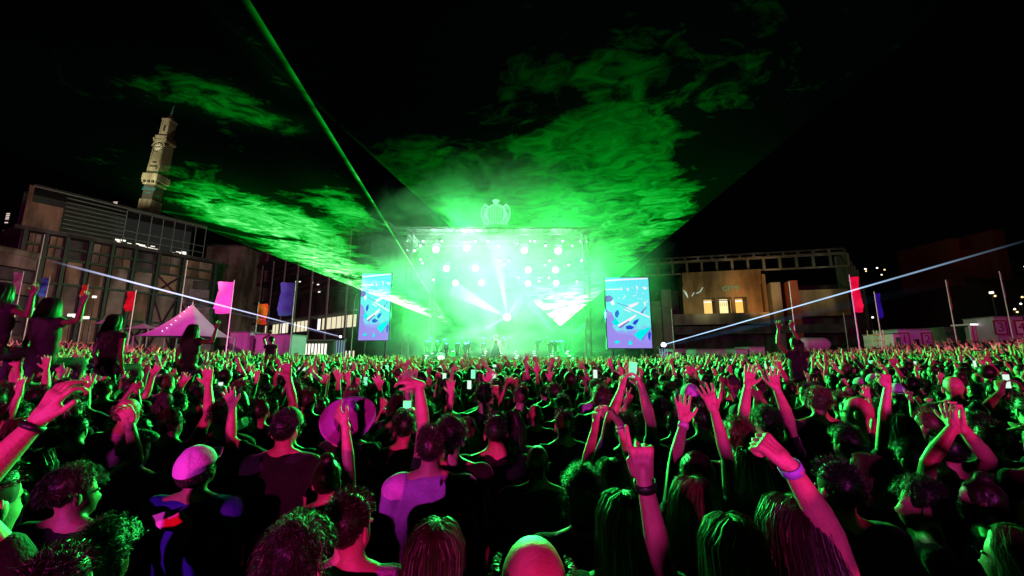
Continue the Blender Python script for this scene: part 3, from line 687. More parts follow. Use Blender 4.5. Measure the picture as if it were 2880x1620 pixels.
# ------------------------------------------------------------------ beams: narrow self-glowing cones, haze light put in as emission
def beam(name, p0, p1, r0, r1, col, st, label, cat='light beam', n=14, fall=1.2, brk=0.0):
    """slim emissive cone from p0 to p1 in place of lit haze; glow thins out along its length and breaks up by noise"""
    p0 = Vector(p0); p1 = Vector(p1); Ln = (p1 - p0).length; b = MB()
    for k in range(6): b.tube((0, 0, Ln * k / 6), (0, 0, Ln * (k + 1) / 6), r0 + (r1 - r0) * k / 6, r0 + (r1 - r0) * (k + 1) / 6, n, False)
    b.add([(r0 * math.cos(2 * math.pi * i / n), r0 * math.sin(2 * math.pi * i / n), 0) for i in range(n)], [tuple(range(n - 1, -1, -1))])
    b.add([(r1 * math.cos(2 * math.pi * i / n), r1 * math.sin(2 * math.pi * i / n), Ln) for i in range(n)], [tuple(range(n))])
    m, nt, N, L = nm('haze_' + name); N.remove(N["Principled BSDF"]); e = N.new("ShaderNodeEmission"); e.inputs[0].default_value = tuple(col) + (1,)
    tc = N.new("ShaderNodeTexCoord"); sp_ = N.new("ShaderNodeSeparateXYZ"); L.new(tc.outputs['Object'], sp_.inputs[0])
    mr = N.new("ShaderNodeMapRange"); mr.interpolation_type = 'SMOOTHSTEP'; mr.inputs['From Min'].default_value = Ln; mr.inputs['From Max'].default_value = Ln * max(0, 1 - fall); mr.inputs['To Min'].default_value = 0; mr.inputs['To Max'].default_value = st
    L.new(sp_.outputs[2], mr.inputs['Value'])
    nz = N.new("ShaderNodeTexNoise"); nz.inputs['Scale'].default_value = .35; nz.inputs['Detail'].default_value = 3; L.new(tc.outputs['Object'], nz.inputs['Vector'])
    ma = N.new("ShaderNodeMath"); ma.operation = 'MULTIPLY_ADD'; ma.inputs[1].default_value = 4 * brk; ma.inputs[2].default_value = 1 - 2 * brk; L.new(nz.outputs[0], ma.inputs[0])
    mx = N.new("ShaderNodeMath"); mx.operation = 'MAXIMUM'; mx.inputs[1].default_value = .1; L.new(ma.outputs[0], mx.inputs[0])
    mu = N.new("ShaderNodeMath"); mu.operation = 'MULTIPLY'; L.new(mr.outputs[0], mu.inputs[0]); L.new(mx.outputs[0], mu.inputs[1]); L.new(mu.outputs[0], e.inputs[1]); L.new(e.outputs[0], N["Material Output"].inputs[1])
    m.cycles.emission_sampling = 'NONE'; m.cycles.homogeneous_volume = False
    o = b.build(name, m); o.location = p0; o.rotation_mode = 'QUATERNION'; o.rotation_quaternion = (p1 - p0).to_track_quat('Z', 'Y'); tag(o, label, cat); return o
def q_(x, y, d=0): return P(*q3(x, y), SD + 1.0 + d)
beam('light_beam', q_(1640, 1085), q_(1392, 785), .10, .38, (.4, .95, .9), 1.0, 'pale cyan beam slanting up left from stage floor to the light pyramid peak')
beam('light_beam', q_(1800, 1085), q_(1905, 985), .10, .22, (.1, .9, 1), 1.6, 'short cyan beam slanting up right beside the right truss tower')
beam('light_beam', q_(1278, 965), q_(860, 750), .04, .75, (.7, 1, .85), 1.6, 'broad white beam fanning from the burst up to the left')
beam('light_beam', q_(1278, 965), q_(1208, 520), .04, .45, (.8, 1, .9), 2.2, 'white beam rising steeply from the burst to the roof')
beam('light_beam', q_(1278, 965), q_(1392, 785), .07, .30, (.7, 1, .88), 2.0, 'white beam from the burst up right to the pyramid peak')
beam('light_beam', q_(1278, 965), q_(1045, 1085), .07, .16, (.6, 1, .8), 2.0, 'white beam from the burst down left towards the musicians')
beam('light_beam', q_(1278, 965), q_(1580, 1052), .03, .06, (.6, 1, .8), 2.0, 'thin pale beam from the burst down right across the stage')
bst = empty('burst_light', q_(1278, 965), label='dazzling white burst spotlight at the centre of the stage with thin spikes', cat='stage light')
MB().ell((0, 0, 0), (.3, .2, .3)).build('lens', lens_big, bst); MB().tube((0, .1, 0), (0, .6, 0), .25, .15, 12).build('housing', fix_m, bst)
lamp('POINT', 'lamp_glow', q_(1278, 965) - Vector((0, .6, 0)), 2200, (.4, 1, .6), size=.1)
bw = (.45, .55, 1)
LE = P(959, 947, 33); RE = P(1865, 970, 33)
beam('white_laser', LE, PZ(120, 728, 8.2), .035, .075, (.6, .65, 1), 13, 'white blue laser beam crossing low in front of the panelled building on the left', 'laser beam', fall=.35, brk=.5)
beam('white_laser', LE - Vector((0, 0, .05)), PZ(300, 800, 6.3), .02, .03, (.4, .5, 1), 3.5, 'thin second blue laser line just under the white one on the left', 'laser beam', fall=.8, brk=.8)
beam('white_laser', RE, PZ(2960, 655, 5.6), .035, .035, (.45, .7, 1), 13, 'white blue laser beam rising to the right edge past the red flag', 'laser beam', fall=.3, brk=.45)
beam('faint_laser', RE - Vector((0, 0, .12)), PZ(2780, 770, 4.6), .10, .18, (.03, .12, .22), .25, 'faint wide blue laser sheet just below the bright beam on the right', 'laser beam', fall=.6, brk=.9)
for nm_, p, lab in (('left', LE, 'slim lit laser stand with glowing head beside the left video screen'), ('right', RE, 'slim lit laser stand with round glowing head beside the right video screen')):
    t = empty('laser_stand', (p.x, 33, ground_z(p.x, 33)), label=lab, cat='laser stand', group='laser stands beside the screens')
    h_ = p.z - ground_z(p.x, 33)
    for i in range(4): MB().tube((-.3 + .2 * i, 0, 0), (-.3 + .2 * i, 0, h_ - .3), .035).build('post', em('laser_post_glow', (.5, .6, 1), .5, False) if nm_ == 'left' and i == 0 else bpy.data.materials['laser_post_glow'], t)
    MB().box(-.4, .4, -.2, .25, h_ - .3, h_ - .15).build('shelf', steel_dk, t)
    MB().ell((0, -.1, h_), (.2 if nm_ == 'right' else .1,) * 3).build('laser_head', em('laser_head_' + nm_, (.75, .75, 1), 5, False), t, smooth=True)
    MB().tube((.9, 0, 0), (.9, 0, h_ + 3.0), .05).tube((.9, 0, h_ + 3), (1.1 if nm_ == 'left' else -2.0, 0, h_ + 3.6), .04).build('guy_pole', steel_lt, t)

# ------------------------------------------------------------------ the two green laser fans: emissive sheets, lit haze painted into their glow
def fan(name, A, p_lo, p_hi, ext, seed, st, blobs, label, edge=(.5, .5), floor=.02, fade=(20, 30), zs=6.1):
    A = Vector(A); d1 = (p_lo - A); d2 = (p_hi - A); nrm = d1.cross(d2).normalized()
    ex = d1.normalized(); ey = nrm.cross(ex).normalized(); ang = math.atan2(d2.dot(ey), d2.dot(ex))
    B = []
    for (px, py, rx, ry, amp) in blobs:      # bright puffs painted into the sheet as lit smoke
        c = PZ(px, py, zs); B.append((c.x, c.y, (PZ(px + rx, py, zs) - c).length, abs(PZ(px, py + ry, zs).y - PZ(px, py - ry, zs).y) / 2, amp))
    b = MB(); nu, nv = 110, 140; vs = []; mask = []; edg = []; dist = []; fd = []
    for j in range(nv + 1):
        r = ext * (j / nv) ** 1.35 + .02
        for i in range(nu + 1):
            uu = .5 - .5 * math.cos(math.pi * i / nu); th = ang * uu; p = A + ex * (r * math.cos(th)) + ey * (r * math.sin(th)); vs.append(p)
            m_ = floor
            for (bx_, by_, rx_, ry_, amp) in B:
                m_ += amp * math.exp(-((p.x - bx_) / rx_) ** 2 - ((p.y - by_) / ry_) ** 2)
            t = max(0, min(1, (r - fade[0]) / (fade[1] - fade[0]))); f_ = 1 - t * t * (3 - 2 * t)
            mask.append(float(min(m_, 1.4))); dist.append(float(r)); fd.append(float(f_))
            edg.append(float(edge[0] * max(0, min(1, (19 - r) / 5)) * math.exp(-(uu * ang * 90) ** 2 * 14) + edge[1] * math.exp(-((1 - uu) * ang * 90) ** 2 * 26)))
    fs = [(j * (nu + 1) + i, j * (nu + 1) + i + 1, (j + 1) * (nu + 1) + i + 1, (j + 1) * (nu + 1) + i) for j in range(nv) for i in range(nu)]
    b.add(vs, fs); me = b.mesh(name, True)
    for nm_, vals in (('puff_glow', mask), ('edge', edg), ('dist', dist), ('fade', fd)):
        at = me.attributes.new(nm_, 'FLOAT', 'POINT'); at.data.foreach_set('value', vals)
    m, nt, N, L = nm('laser_sheet'); N.remove(N["Principled BSDF"])
    def att(x): a = N.new("ShaderNodeAttribute"); a.attribute_name = x; return a.outputs['Fac']
    def M_(op, a, b_=None, c=None):
        k = N.new("ShaderNodeMath"); k.operation = op
        for i_, x in enumerate((a, b_, c)):
            if x is None: continue
            if isinstance(x, (int, float)): k.inputs[i_].default_value = x
            else: L.new(x, k.inputs[i_])
        return k.outputs[0]
    def noi(sc, det, dis, rough, off):
        tc = N.new("ShaderNodeTexCoord"); mp = N.new("ShaderNodeMapping"); mp.inputs['Scale'].default_value = sc; mp.inputs['Location'].default_value = (off, off * .7, off); mp.inputs['Rotation'].default_value = (0, 0, .15)
        n1 = N.new("ShaderNodeTexNoise"); n1.inputs['Scale'].default_value = 1; n1.inputs['Detail'].default_value = det; n1.inputs['Distortion'].default_value = dis; n1.inputs['Roughness'].default_value = rough
        L.new(tc.outputs['Object'], mp.inputs[0]); L.new(mp.outputs[0], n1.inputs['Vector']); return n1.outputs[0]
    n_a = noi((.42, .62, 1), 9, .9, .60, seed); n_b = noi((1.5, 2.3, 1), 7, 1.4, .65, seed * 2)
    nn = M_('ADD', M_('MULTIPLY', n_a, .74), M_('MULTIPLY', n_b, .26))
    puff_glow = att('puff_glow')
    lo = M_('SUBTRACT', .60, M_('MULTIPLY', M_('MINIMUM', puff_glow, 1.15), .20))
    v = M_('MULTIPLY', M_('SUBTRACT', nn, lo), 11.0); v = M_('MAXIMUM', M_('MINIMUM', v, 1.0), 0.0)
    tex = M_('MULTIPLY_ADD', n_b, 2.7, -.70)
    smoke = M_('MULTIPLY', M_('ADD', M_('MULTIPLY', v, tex), .035), puff_glow); smoke = M_('MAXIMUM', smoke, 0.0)
    ge = N.new("ShaderNodeNewGeometry"); dt = N.new("ShaderNodeVectorMath"); dt.operation = 'DOT_PRODUCT'; L.new(ge.outputs['Incoming'], dt.inputs[0]); L.new(ge.outputs['Normal'], dt.inputs[1])
    inv = M_('DIVIDE', 1.0, M_('MAXIMUM', M_('ABSOLUTE', dt.outputs['Value']), .05))   # thin sheet: path length through it
    rf = M_('DIVIDE', 1.0, M_('ADD', att('dist'), 4.0))
    brk = M_('MAXIMUM', M_('MULTIPLY_ADD', n_a, 6.0, -2.3), .15)
    tot = M_('MULTIPLY', M_('ADD', smoke, M_('MULTIPLY', att('edge'), M_('MINIMUM', brk, 1.3))), M_('MULTIPLY', M_('MULTIPLY', inv, rf), M_('MULTIPLY', att('fade'), st)))
    tot = M_('MINIMUM', tot, 1.9)
    c = N.new("ShaderNodeCombineColor"); L.new(M_('MULTIPLY', M_('POWER', tot, 4.0), .13), c.inputs[0]); L.new(tot, c.inputs[1]); L.new(M_('ADD', M_('MULTIPLY', M_('POWER', tot, 3.0), .17), M_('MULTIPLY', tot, .03)), c.inputs[2])
    e = N.new("ShaderNodeEmission"); L.new(c.outputs[0], e.inputs[0]); e.inputs[1].default_value = 1
    t = N.new("ShaderNodeBsdfTransparent"); a = N.new("ShaderNodeAddShader"); L.new(e.outputs[0], a.inputs[0]); L.new(t.outputs[0], a.inputs[1]); L.new(a.outputs[0], N["Material Output"].inputs[0])
    m.cycles.emission_sampling = 'NONE'
    o = link(name, me, None, m); tag(o, label, 'laser fan'); return o
AL = P(1262, 912, SD - 5.2); AR = P(1576, 917, SD - 5.2)
ZS = 6.1
fan('laser_fan', AL, PZ(600, 652, ZS), PZ(730, 45, ZS), 34, 3.3, 4.6,
    [(640, 600, 110, 40, 1.3), (800, 600, 150, 60, 1.3), (900, 690, 130, 60, 1.2), (1120, 820, 110, 60, 1.4), (1200, 880, 50, 30, 1.4), (990, 560, 80, 60, 1.1), (640, 290, 120, 60, .6), (800, 335, 110, 22, .6), (460, 290, 120, 45, .3), (770, 190, 50, 90, .5)],
    'left green laser fan cutting flat through drifting smoke from the stage to overhead', edge=(.14, 1.7), floor=0.0, fade=(20, 28))
fan('laser_fan', AR, PZ(1990, 576, 6.3), PZ(872, 280, ZS), 34, 8.1, 3.8,
    [(1300, 600, 330, 55, 1.1), (1720, 615, 170, 50, 1.4), (1560, 740, 140, 120, 1.4), (1590, 850, 90, 60, 1.4), (1850, 625, 50, 35, .8), (1640, 270, 80, 36, .17), (1230, 430, 150, 45, .4), (1560, 440, 190, 45, .45), (1400, 150, 300, 80, .08), (2080, 520, 120, 50, .2), (1860, 370, 140, 50, .14), (1100, 510, 120, 50, .5)],
    'right green laser fan spreading wide over the middle of the crowd', edge=(.34, .07), floor=.01, fade=(18, 27))

# ------------------------------------------------------------------ video screens
def screen(px0, px1, py0, py1, label, tilt):
    Y = 32.5; a = P(px0, py1, Y); c = P(px1, py0, Y); w = c.x - a.x; h_ = c.z - a.z
    t = empty('video_screen', ((a.x + c.x) / 2, Y, 0), rz=tilt, label=label, cat='video screen', group='tall side screens')
    z0 = a.z
    MB().box(-w / 2 - .06, w / 2 + .06, .06, .35, z0 - .06, z0 + h_ + .06).build('frame', steel_dk, t)
    for x in (-w * .35, w * .35): MB().tube((x, .5, 0), (x, .5, z0 + h_), .07).build('support_leg', steel_dk, t)
    def lay(nm_, pts, d, mat):
        b = MB(); n = len(pts)
        b.add([(-w / 2 + w * x, .055 - d, z0 + h_ * (1 - y)) for x, y in pts] + [(-w / 2 + w * x, .058, z0 + h_ * (1 - y)) for x, y in pts], [tuple(range(n)), tuple(range(2 * n - 1, n - 1, -1))] + [(i, i + n, (i + 1) % n + n, (i + 1) % n) for i in range(n)])
        return b.build(nm_, mat, t)
    return t, lay
scr_m, nt, N, L = nm('screen_picture'); N.remove(N["Principled BSDF"]); e = N.new("ShaderNodeEmission"); tc = N.new("ShaderNodeTexCoord")
sx = N.new("ShaderNodeSeparateXYZ"); L.new(tc.outputs['Generated'], sx.inputs[0])
nz = N.new("ShaderNodeTexNoise"); nz.inputs['Scale'].default_value = 5; nz.inputs['Detail'].default_value = 4; mpp = N.new("ShaderNodeMapping"); mpp.inputs['Scale'].default_value = (1, 0, 2); L.new(tc.outputs['Generated'], mpp.inputs[0]); L.new(mpp.outputs[0], nz.inputs['Vector'])
mm = N.new("ShaderNodeMath"); mm.operation = 'MULTIPLY_ADD'; mm.inputs[1].default_value = .35; L.new(nz.outputs[0], mm.inputs[0]); sub = N.new("ShaderNodeMath"); sub.operation = 'SUBTRACT'; sub.inputs[1].default_value = .17; L.new(sx.outputs[2], sub.inputs[0]); L.new(sub.outputs[0], mm.inputs[2])
cr = N.new("ShaderNodeValToRGB"); E_ = cr.color_ramp.elements; E_[0].position = .12; E_[0].color = (.34, .28, .88, 1); E_[1].position = .34; E_[1].color = (.16, .9, .86, 1)
x_ = E_.new(.24); x_.color = (.3, .42, .95, 1); x_ = E_.new(.95); x_.color = (.14, .85, .95, 1)
L.new(mm.outputs[0], cr.inputs[0]); L.new(cr.outputs[0], e.inputs[0]); e.inputs[1].default_value = 1.0; L.new(e.outputs[0], N["Material Output"].inputs[0])
s_w = em('screen_white', (1, .85, .95), 1.0, False); s_v = em('screen_violet', (.22, .15, .7), .9, False); s_b = em('screen_blue', (.02, .06, .75), .9, False); s_l = em('screen_lilac', (.38, .3, .95), .9, False); s_c = em('screen_cyan', (.0, .85, .85), 1, False)
for (a, lab, tilt) in (((1005, 1102, 769, 957), 'tall left video screen showing a keyboard player in cyan and violet', R(-4)), ((1709, 1825, 780, 979), 'tall right video screen showing a keyboard player in cyan and violet', R(3))):
    t, lay = screen(*a, lab, tilt)
    lay('screen_picture', [(0, 0), (1, 0), (1, 1), (0, 1)], 0, scr_m)
    lay('picture_shape', [(0, .04), (.98, 0), (.98, .018), (0, .06)], .004, s_w)
    lay('picture_shape', [(.0, .17), (.34, .165), (.34, .18), (.0, .185)], .004, s_w)
    for x, y, ww, hh in ((.34, .14, .05, .06), (.48, .15, .06, .05), (.6, .14, .03, .02), (.7, .11, .05, .08), (.84, .13, .13, .05), (.42, .26, .04, .03), (.39, .29, .03, .03), (.28, .29, .04, .02), (.62, .26, .03, .02), (.86, .34, .05, .08), (.92, .33, .04, .03), (.7, .2, .02, .04), (.66, .25, .04, .02), (.8, .3, .03, .02), (.15, .2, .03, .02), (.72, .3, .05, .01), (.85, .22, .03, .02)):
        lay('picture_spot', [(x, y + hh * .3), (x + ww * .4, y), (x + ww, y + hh * .4), (x + ww * .6, y + hh)], .004, s_w)
    lay('picture_shape', [(0, .27), (.1, .26), (.17, .3), (.14, .34), (.02, .36), (0, .34)], .004, s_v)
    lay('picture_shape', [(.10, .36), (.16, .32), (.2, .38), (.15, .41)], .006, s_w)
    lay('picture_shape', [(0, .46), (.12, .5), (.2, .62), (.12, .7), (.24, .8), (.6, .82), (.7, .92), (1, .96), (1, 1), (0, 1)], .003, s_l)
    lay('picture_shape', [(.2, .5), (.27, .46), (.29, .52), (.24, .58), (.19, .55)], .006, s_b)
    lay('picture_shape', [(.62, .62), (.74, .59), (.7, .64), (.64, .68), (.58, .66)], .006, s_b)
    lay('picture_shape', [(.42, .7), (.52, .68), (.62, .71), (.56, .74), (.44, .74)], .006, s_b)
    lay('picture_shape', [(.24, .36), (.5, .42), (.5, .43), (.24, .37)], .006, s_v)
    lay('picture_shape', [(.45, .42), (.98, .56), (.98, .58), (.45, .44)], .007, s_w)
    lay('picture_shape', [(.40, .45), (.55, .49), (.55, .505), (.40, .465)], .007, s_w)
    lay('picture_shape', [(.5, .40), (.75, .35), (.72, .39), (.55, .44)], .007, s_w)
    lay('picture_shape', [(.24, .68), (.5, .59), (.66, .53), (.68, .555), (.52, .63), (.28, .71)], .008, s_w)
    lay('picture_shape', [(.26, .71), (.5, .62), (.52, .63), (.3, .725)], .009, s_v)
    lay('picture_shape', [(.78, .5), (.92, .42), (.93, .43), (.84, .49), (.82, .52)], .007, s_v)
    lay('picture_shape', [(.10, .64), (.2, .58), (.28, .66), (.24, .7)], .006, s_c)
    lay('picture_shape', [(.6, .82), (.7, .76), (1, .7), (.8, .88), (.76, .9)], .006, s_c)
    lay('picture_shape', [(.76, .89), (.99, .72), (1, .73), (.78, .9)], .008, s_v)
    lay('picture_shape', [(.92, .8), (.97, .76), (.99, .8), (.96, .9), (.92, .86)], .007, s_b)
    lay('picture_shape', [(.14, .92), (.22, .89), (.3, .92), (.2, .94)], .007, s_c)
    lay('picture_shape', [(.46, .95), (.5, .88), (.56, .93), (.52, .96)], .007, s_c)
    lamp('AREA', 'screen_spill', (t.location.x, 32.3, 6), 120, (.2, .8, 1), (t.location.x, 0, 3), 2)
# ------------------------------------------------------------------ flags and poles
pole_m = pm('pale_pole', (.75, .72, .75), .35, .08, 5, 0)
def cloth(col): return pm('flag_cloth', col, .75, .12, 2.5, .3)
def flag(pyt, pyb, pxa, pxb, foot, Y, col, label, pole_side=1, emi=None):
    a = P(pxa, pyt, Y); c = P(pxb, pyb, Y); px_ = c.x if pole_side > 0 else a.x; gz = ground_z(px_, Y)
    t = empty('festival_flag', (px_, Y, gz), label=label, cat='flag')
    MB().tube((0, 0, 0), (0, 0, a.z - gz + .15), .045, .03, 8).build('pole', pole_m, t)
    w = (c.x - a.x); z1 = a.z - gz; z0 = c.z - gz; sgn = -1 if pole_side > 0 else 1
    def mk(d):
        def f(u, v):
            return (sgn * (w * u + .03), d + .12 * w * math.sin(v * 7 + u * 3) * u + .05 * w * math.sin(v * 17 + 2), z0 + (z1 - z0) * v - .05 * w * math.sin(u * 3 + v * 2) * u + (.12 * w * math.sin(v * 23) * (u > .95)))
        return f
    b = MB(); b.grid(mk(0), 8, 26); b.grid(mk(.012), 8, 26); b.build('banner', cloth(col), t, smooth=True)
    for k in range(6): MB().ell((sgn * .03, 0, z0 + (z1 - z0) * k / 5), (.06, .06, .03), nu=8, nv=5).build('ring', steel_lt, t)
    return t
flag(793, 881, 615, 648, 950, 30, (.85, .40, .80), 'wide pale pink vertical flag beside the magenta peaked tent')
flag(795, 887, 791, 823, 975, 31, (.12, .75, .95), 'bright blue vertical flag on a pole over the pink hoarding')
flag(855, 912, 727, 748, 950, 40, (.9, .28, .02), 'small orange flag hanging in front of the lit office windows', -1)
flag(820, 874, 359, 374, 921, 36, (.75, .01, .03), 'narrow red flag by the pink lit panels left of the big tent')
flag(802, 832, 232, 243, 900, 44, (.85, .02, .02), 'smallest bright red flag in front of the panelled building')
flag(782, 834, 118, 130, 900, 42, (.05, .12, .6), 'narrow dark blue flag near the far left pole')
flag(767, 827, 40, 54, 900, 40, (.6, .35, .45), 'dusky pale pink flag at the far left edge')
flag(779, 878, 2389, 2427, 940, 27, (.80, .02, .08), 'large crimson vertical flag crossed by the blue laser', -1)
flag(825, 894, 2459, 2484, 950, 32, (.02, .05, .80), 'deep blue flag hanging under the laser on the right', -1)
flag(792, 870, 2660, 2679, 940, 33, (.22, .20, .02), 'olive yellow narrow flag on the right', -1)
flag(767, 841, 2811, 2830, 900, 34, (.25, .25, .27), 'grey flag with a dark mark near the right edge', -1)
def pole(pxt, pyt, pxb, Y, label, r=.05, top=False):
    a = P(pxt, pyt, Y); gz = ground_z(a.x, Y); t = empty('light_mast' if top else 'tall_pole', (a.x, Y, gz), label=label, cat='pole')
    MB().tube((0, 0, 0), (0, 0, a.z - gz), r, r * .7, 8).build('mast', pole_m if not top else steel_dk, t)
    MB().tube((0, 0, 0), (0, 0, .3), r * 3, r * 2, 10).build('foot', steel_dk, t)
    if top: MB().box(-.15, .15, -.12, .12, a.z - gz, a.z - gz + .25).build('lamp_head', lit_white, t)
    return t
pole(126, 660, 104, 42, 'tall thin white pole in front of the left end of the panelled building')
pole(527, 732, 512, 40, 'tall thin white pole just left of the pink flag')
pole(2219, 792, 2226, 34, 'tall thin white pole in front of the rust red pier on the right')
pole(2789, 826, 2790, 45, 'street lamp mast near the right edge with a small lit head', .05, True)
pole(265, 838, 265, 45, 'thin dark lamp mast between the two red flags', .04, True)
pole(2372, 880, 2372, 50, 'thin dark mast left of the crimson flag', .04)

# ------------------------------------------------------------------ tents
tent_m = pm('tent_membrane', (.48, .30, .52), .55, .08, 1.5, .15)
def tent(pxc, pyt, pxa, pxb, pyb, Y, label, bulbs=0, curve=1.7):
    a = P(pxa, pyb, Y); b_ = P(pxb, pyb, Y); top = P(pxc, pyt, Y); cx = top.x; gz = ground_z(cx, Y); hw_ = (b_.x - a.x) / 2; mid = (a.x + b_.x) / 2
    t = empty('peaked_tent', (mid, Y, gz), label=label, cat='tent'); z0 = a.z - gz; zt = top.z - gz
    corners = [(-hw_, -hw_ * .8), (hw_, -hw_ * .8), (hw_, hw_ * .8), (-hw_, hw_ * .8)]; ox = cx - mid
    b = MB()
    for k in range(4):
        c0 = Vector((*corners[k], 0)); c1 = Vector((*corners[(k + 1) % 4], 0))
        def f(u, v):
            e = c0.lerp(c1, u); s = v ** curve * .97; sag = .12 * hw_ * math.sin(math.pi * u) * (1 - v)
            return (ox + (e.x - ox) * (1 - v) , e.y * (1 - v), z0 + (zt - z0) * (v ** curve) + sag * 0 + .0)
        b.grid(f, 10, 14)
    b.build('canopy', tent_m, t, smooth=True)
    b = MB(); b.tube((ox, 0, zt - .1), (ox, 0, zt + .25), .05, .02); b.build('finial', steel_lt, t)
    for c in corners: MB().tube((c[0], c[1], 0), (c[0], c[1], z0), .05).build('tent_leg', steel_lt, t)
    if bulbs:
        for k in range(bulbs):
            v = .9 - k * .8 / bulbs; x = ox + (corners[0][0] * .35 - ox) * (1 - v); y = corners[0][1] * (1 - v) - .05
            MB().ell((x, y, z0 + (zt - z0) * v ** curve + .1), (.04, .04, .04), nu=8, nv=6).build('bulb', em('tent_bulb', (1, .8, 1), 2, False) if k == 0 else bpy.data.materials['tent_bulb'], t)
    return t
tent(542, 855, 440, 612, 948, 30, 'large peaked magenta lit marquee standing left of the pink flag', 7, 1.45)
tent(292, 897, 272, 312, 912, 40, 'small pale tent top between the red flags')
tent(405, 910, 372, 442, 926, 38, 'low white twin peaked tent just left of the large marquee', 0, 1.2)

# ------------------------------------------------------------------ containers, cabins, hoardings
cab_m = pm('white_cabin_wall', (.42, .34, .42), .6, .08, 1.5, .1)
lilac_m = pm('lilac_cabin_wall', (.4, .4, .55), .6, .08, 1.5, .1)
def cabin(px0, px1, pyt, Y, dep, label, mat=cab_m, name='site_cabin', cat='cabin', turn=0, ribs=0, win=(), door=None, panels=0):
    a = P(px0, pyt, Y); c = P(px1, pyt, Y); gz = ground_z((a.x + c.x) / 2, Y); w = c.x - a.x; t = empty(name, ((a.x + c.x) / 2, Y, gz), rz=turn, label=label, cat=cat)
    h_ = a.z - gz
    MB().box(-w / 2, w / 2, 0, dep, 0, h_).build('wall', mat, t)
    MB().box(-w / 2 - .06, w / 2 + .06, -.06, dep + .06, h_, h_ + .1).build('roof_edge', steel_lt, t)
    for k in range(panels):
        x = -w / 2 + w * k / panels; MB().box(x + .03, x + w / panels - .03, -.05, -.003, .1, h_ - .1).build('panel', mat, t)
    for k in range(ribs):
        x = -w / 2 + w * (k + .5) / ribs; MB().box(x - .03, x + .03, -.045, -.003, .1, h_ - .05).build('rib', steel_lt, t)
    for (u0, u1, v0, v1, m) in win: MB().box(-w / 2 + w * u0, -w / 2 + w * u1, -.07, -.052, h_ * v0, h_ * v1).build('window', m, t)
    if door: MB().box(-w / 2 + w * door[0], -w / 2 + w * door[1], -.08, -.053, .02, h_ * door[2]).build('door', steel_dk, t)
    return t, w, h_
cabin(648, 705, 936, 36, 2.5, 'long pink lit cabin, left one of the row under the office windows', panels=3)
cabin(717, 756, 941, 36, 2.5, 'short pink lit cabin in the middle of the row under the office windows', panels=1, door=(.0, .15, .9))
cabin(759, 823, 943, 36, 2.5, 'pink lit cabin, right one of the row behind the blue flag', panels=3)
cabin(826, 940, 958, 42, 3, 'dim grey kiosk with bright vertical window slits left of the left screen', mat=concrete_dk, name='kiosk', cat='kiosk', win=[(.3 + .08 * k, .35 + .08 * k, .55, .9, lit_white) for k in range(7)])
cabin(1893, 1930, 984, 38, 2, 'small white lit booth right of the right laser stand', win=[(.1, .35, .3, .9, lw3), (.6, .9, .4, .9, lit_dim)])
cabin(1872, 1890, 992, 34, 1, 'little magenta lit box beside the right laser stand', mat=pm('magenta_box', (.6, .05, .5), .6))
cabin(1957, 2040, 984, 40, 2.5, 'low pink white cabin under the museum canopy, left one', panels=4)
cabin(2068, 2102, 983, 40, 2.5, 'short low pale cabin under the museum canopy, middle one')
cabin(2107, 2150, 978, 40, 2.5, 'low pale cabin under the museum canopy, right one', panels=2)
cabin(2655, 2710, 922, 46, 3, 'grey ribbed container behind the olive flag', mat=concrete, name='container', cat='container', ribs=14)
cabin(2717, 2735, 925, 46, 3, 'small grey ribbed container left of the lit gate', mat=concrete, name='container', cat='container', ribs=5)
t, w, h_ = cabin(2529, 2610, 928, 36, 3, 'lilac container bar with the numbers 1 and 2 in red frames', mat=lilac_m, name='container_bar', cat='container bar', turn=R(-8), win=[(.43, .60, .52, .72, black_m)])
red_m = pm('dark_red_frame', (.25, .02, .06), .6)
def num_board(t, w, h_, u, ch, pale=False):
    x = -w / 2 + w * u; z = h_ * .72; s = h_ * .2
    MB().box(x - s * .75, x + s * .75, -.09, -.055, z - s, z + s).build('number_frame', red_m, t)
    MB().box(x - s * .55, x + s * .55, -.1, -.092, z - s * .8, z + s * .8).build('number_plate', lilac_m if not pale else white_paint, t)
    me = text_mesh(ch, s * 1.7, .008); me.transform(Matrix.Translation((x, -.11, z)) @ Matrix.Rotation(R(90), 4, 'X')); link('numeral', me, t, red_m)
num_board(t, w, h_, .15, '1'); num_board(t, w, h_, .85, '2')
cabin(2511, 2529, 940, 35, 3, 'narrow white lit panel at the left end of the 1 and 2 container', mat=white_paint, win=[(.3, .9, .2, .9, lit_dim)])
t, w, h_ = cabin(2801, 2869, 892, 36, 3, 'pink container bar with the numbers 3 and 4 in red frames at the right edge', name='container_bar', cat='container bar', turn=R(-10))
num_board(t, w, h_, .14, '3'); num_board(t, w, h_, .86, '4', True)
# lit gate canopy
Yg = 38; a = P(2722, 915, Yg); c = P(2800, 905, Yg); gz = ground_z(a.x, Yg)
gt = empty('entrance_gate', ((a.x + c.x) / 2, Yg, gz), label='brightly lit white gate canopy with red and white posts beside the number 3 container', cat='gate')
w = c.x - a.x; h_ = a.z - gz
MB().box(-w / 2, w / 2, -.2, 1.5, h_, h_ + .15).build('canopy', white_paint, gt)
MB().box(-w / 2, w / 2, -.25, -.205, h_ + .0, h_ + .12).build('light_strip', em('gate_strip', (1, .95, 1), 2.5, False), gt)
for i, u in enumerate((.06, .2)): MB().box(-w / 2 + w * u, -w / 2 + w * u + .14, 0, .14, 0, h_ - .003).build('post', white_paint, gt); MB().box(-w / 2 + w * u + .145, -w / 2 + w * u + .25, 0, .14, 0, h_ - .003).build('post', pm('red_post', (.6, .03, .05)) if i == 0 else bpy.data.materials['red_post'], gt)
MB().box(-w / 2 + w * .45, -w / 2 + w * .66, 0, .2, 0, h_ - .003).build('panel', white_paint, gt)
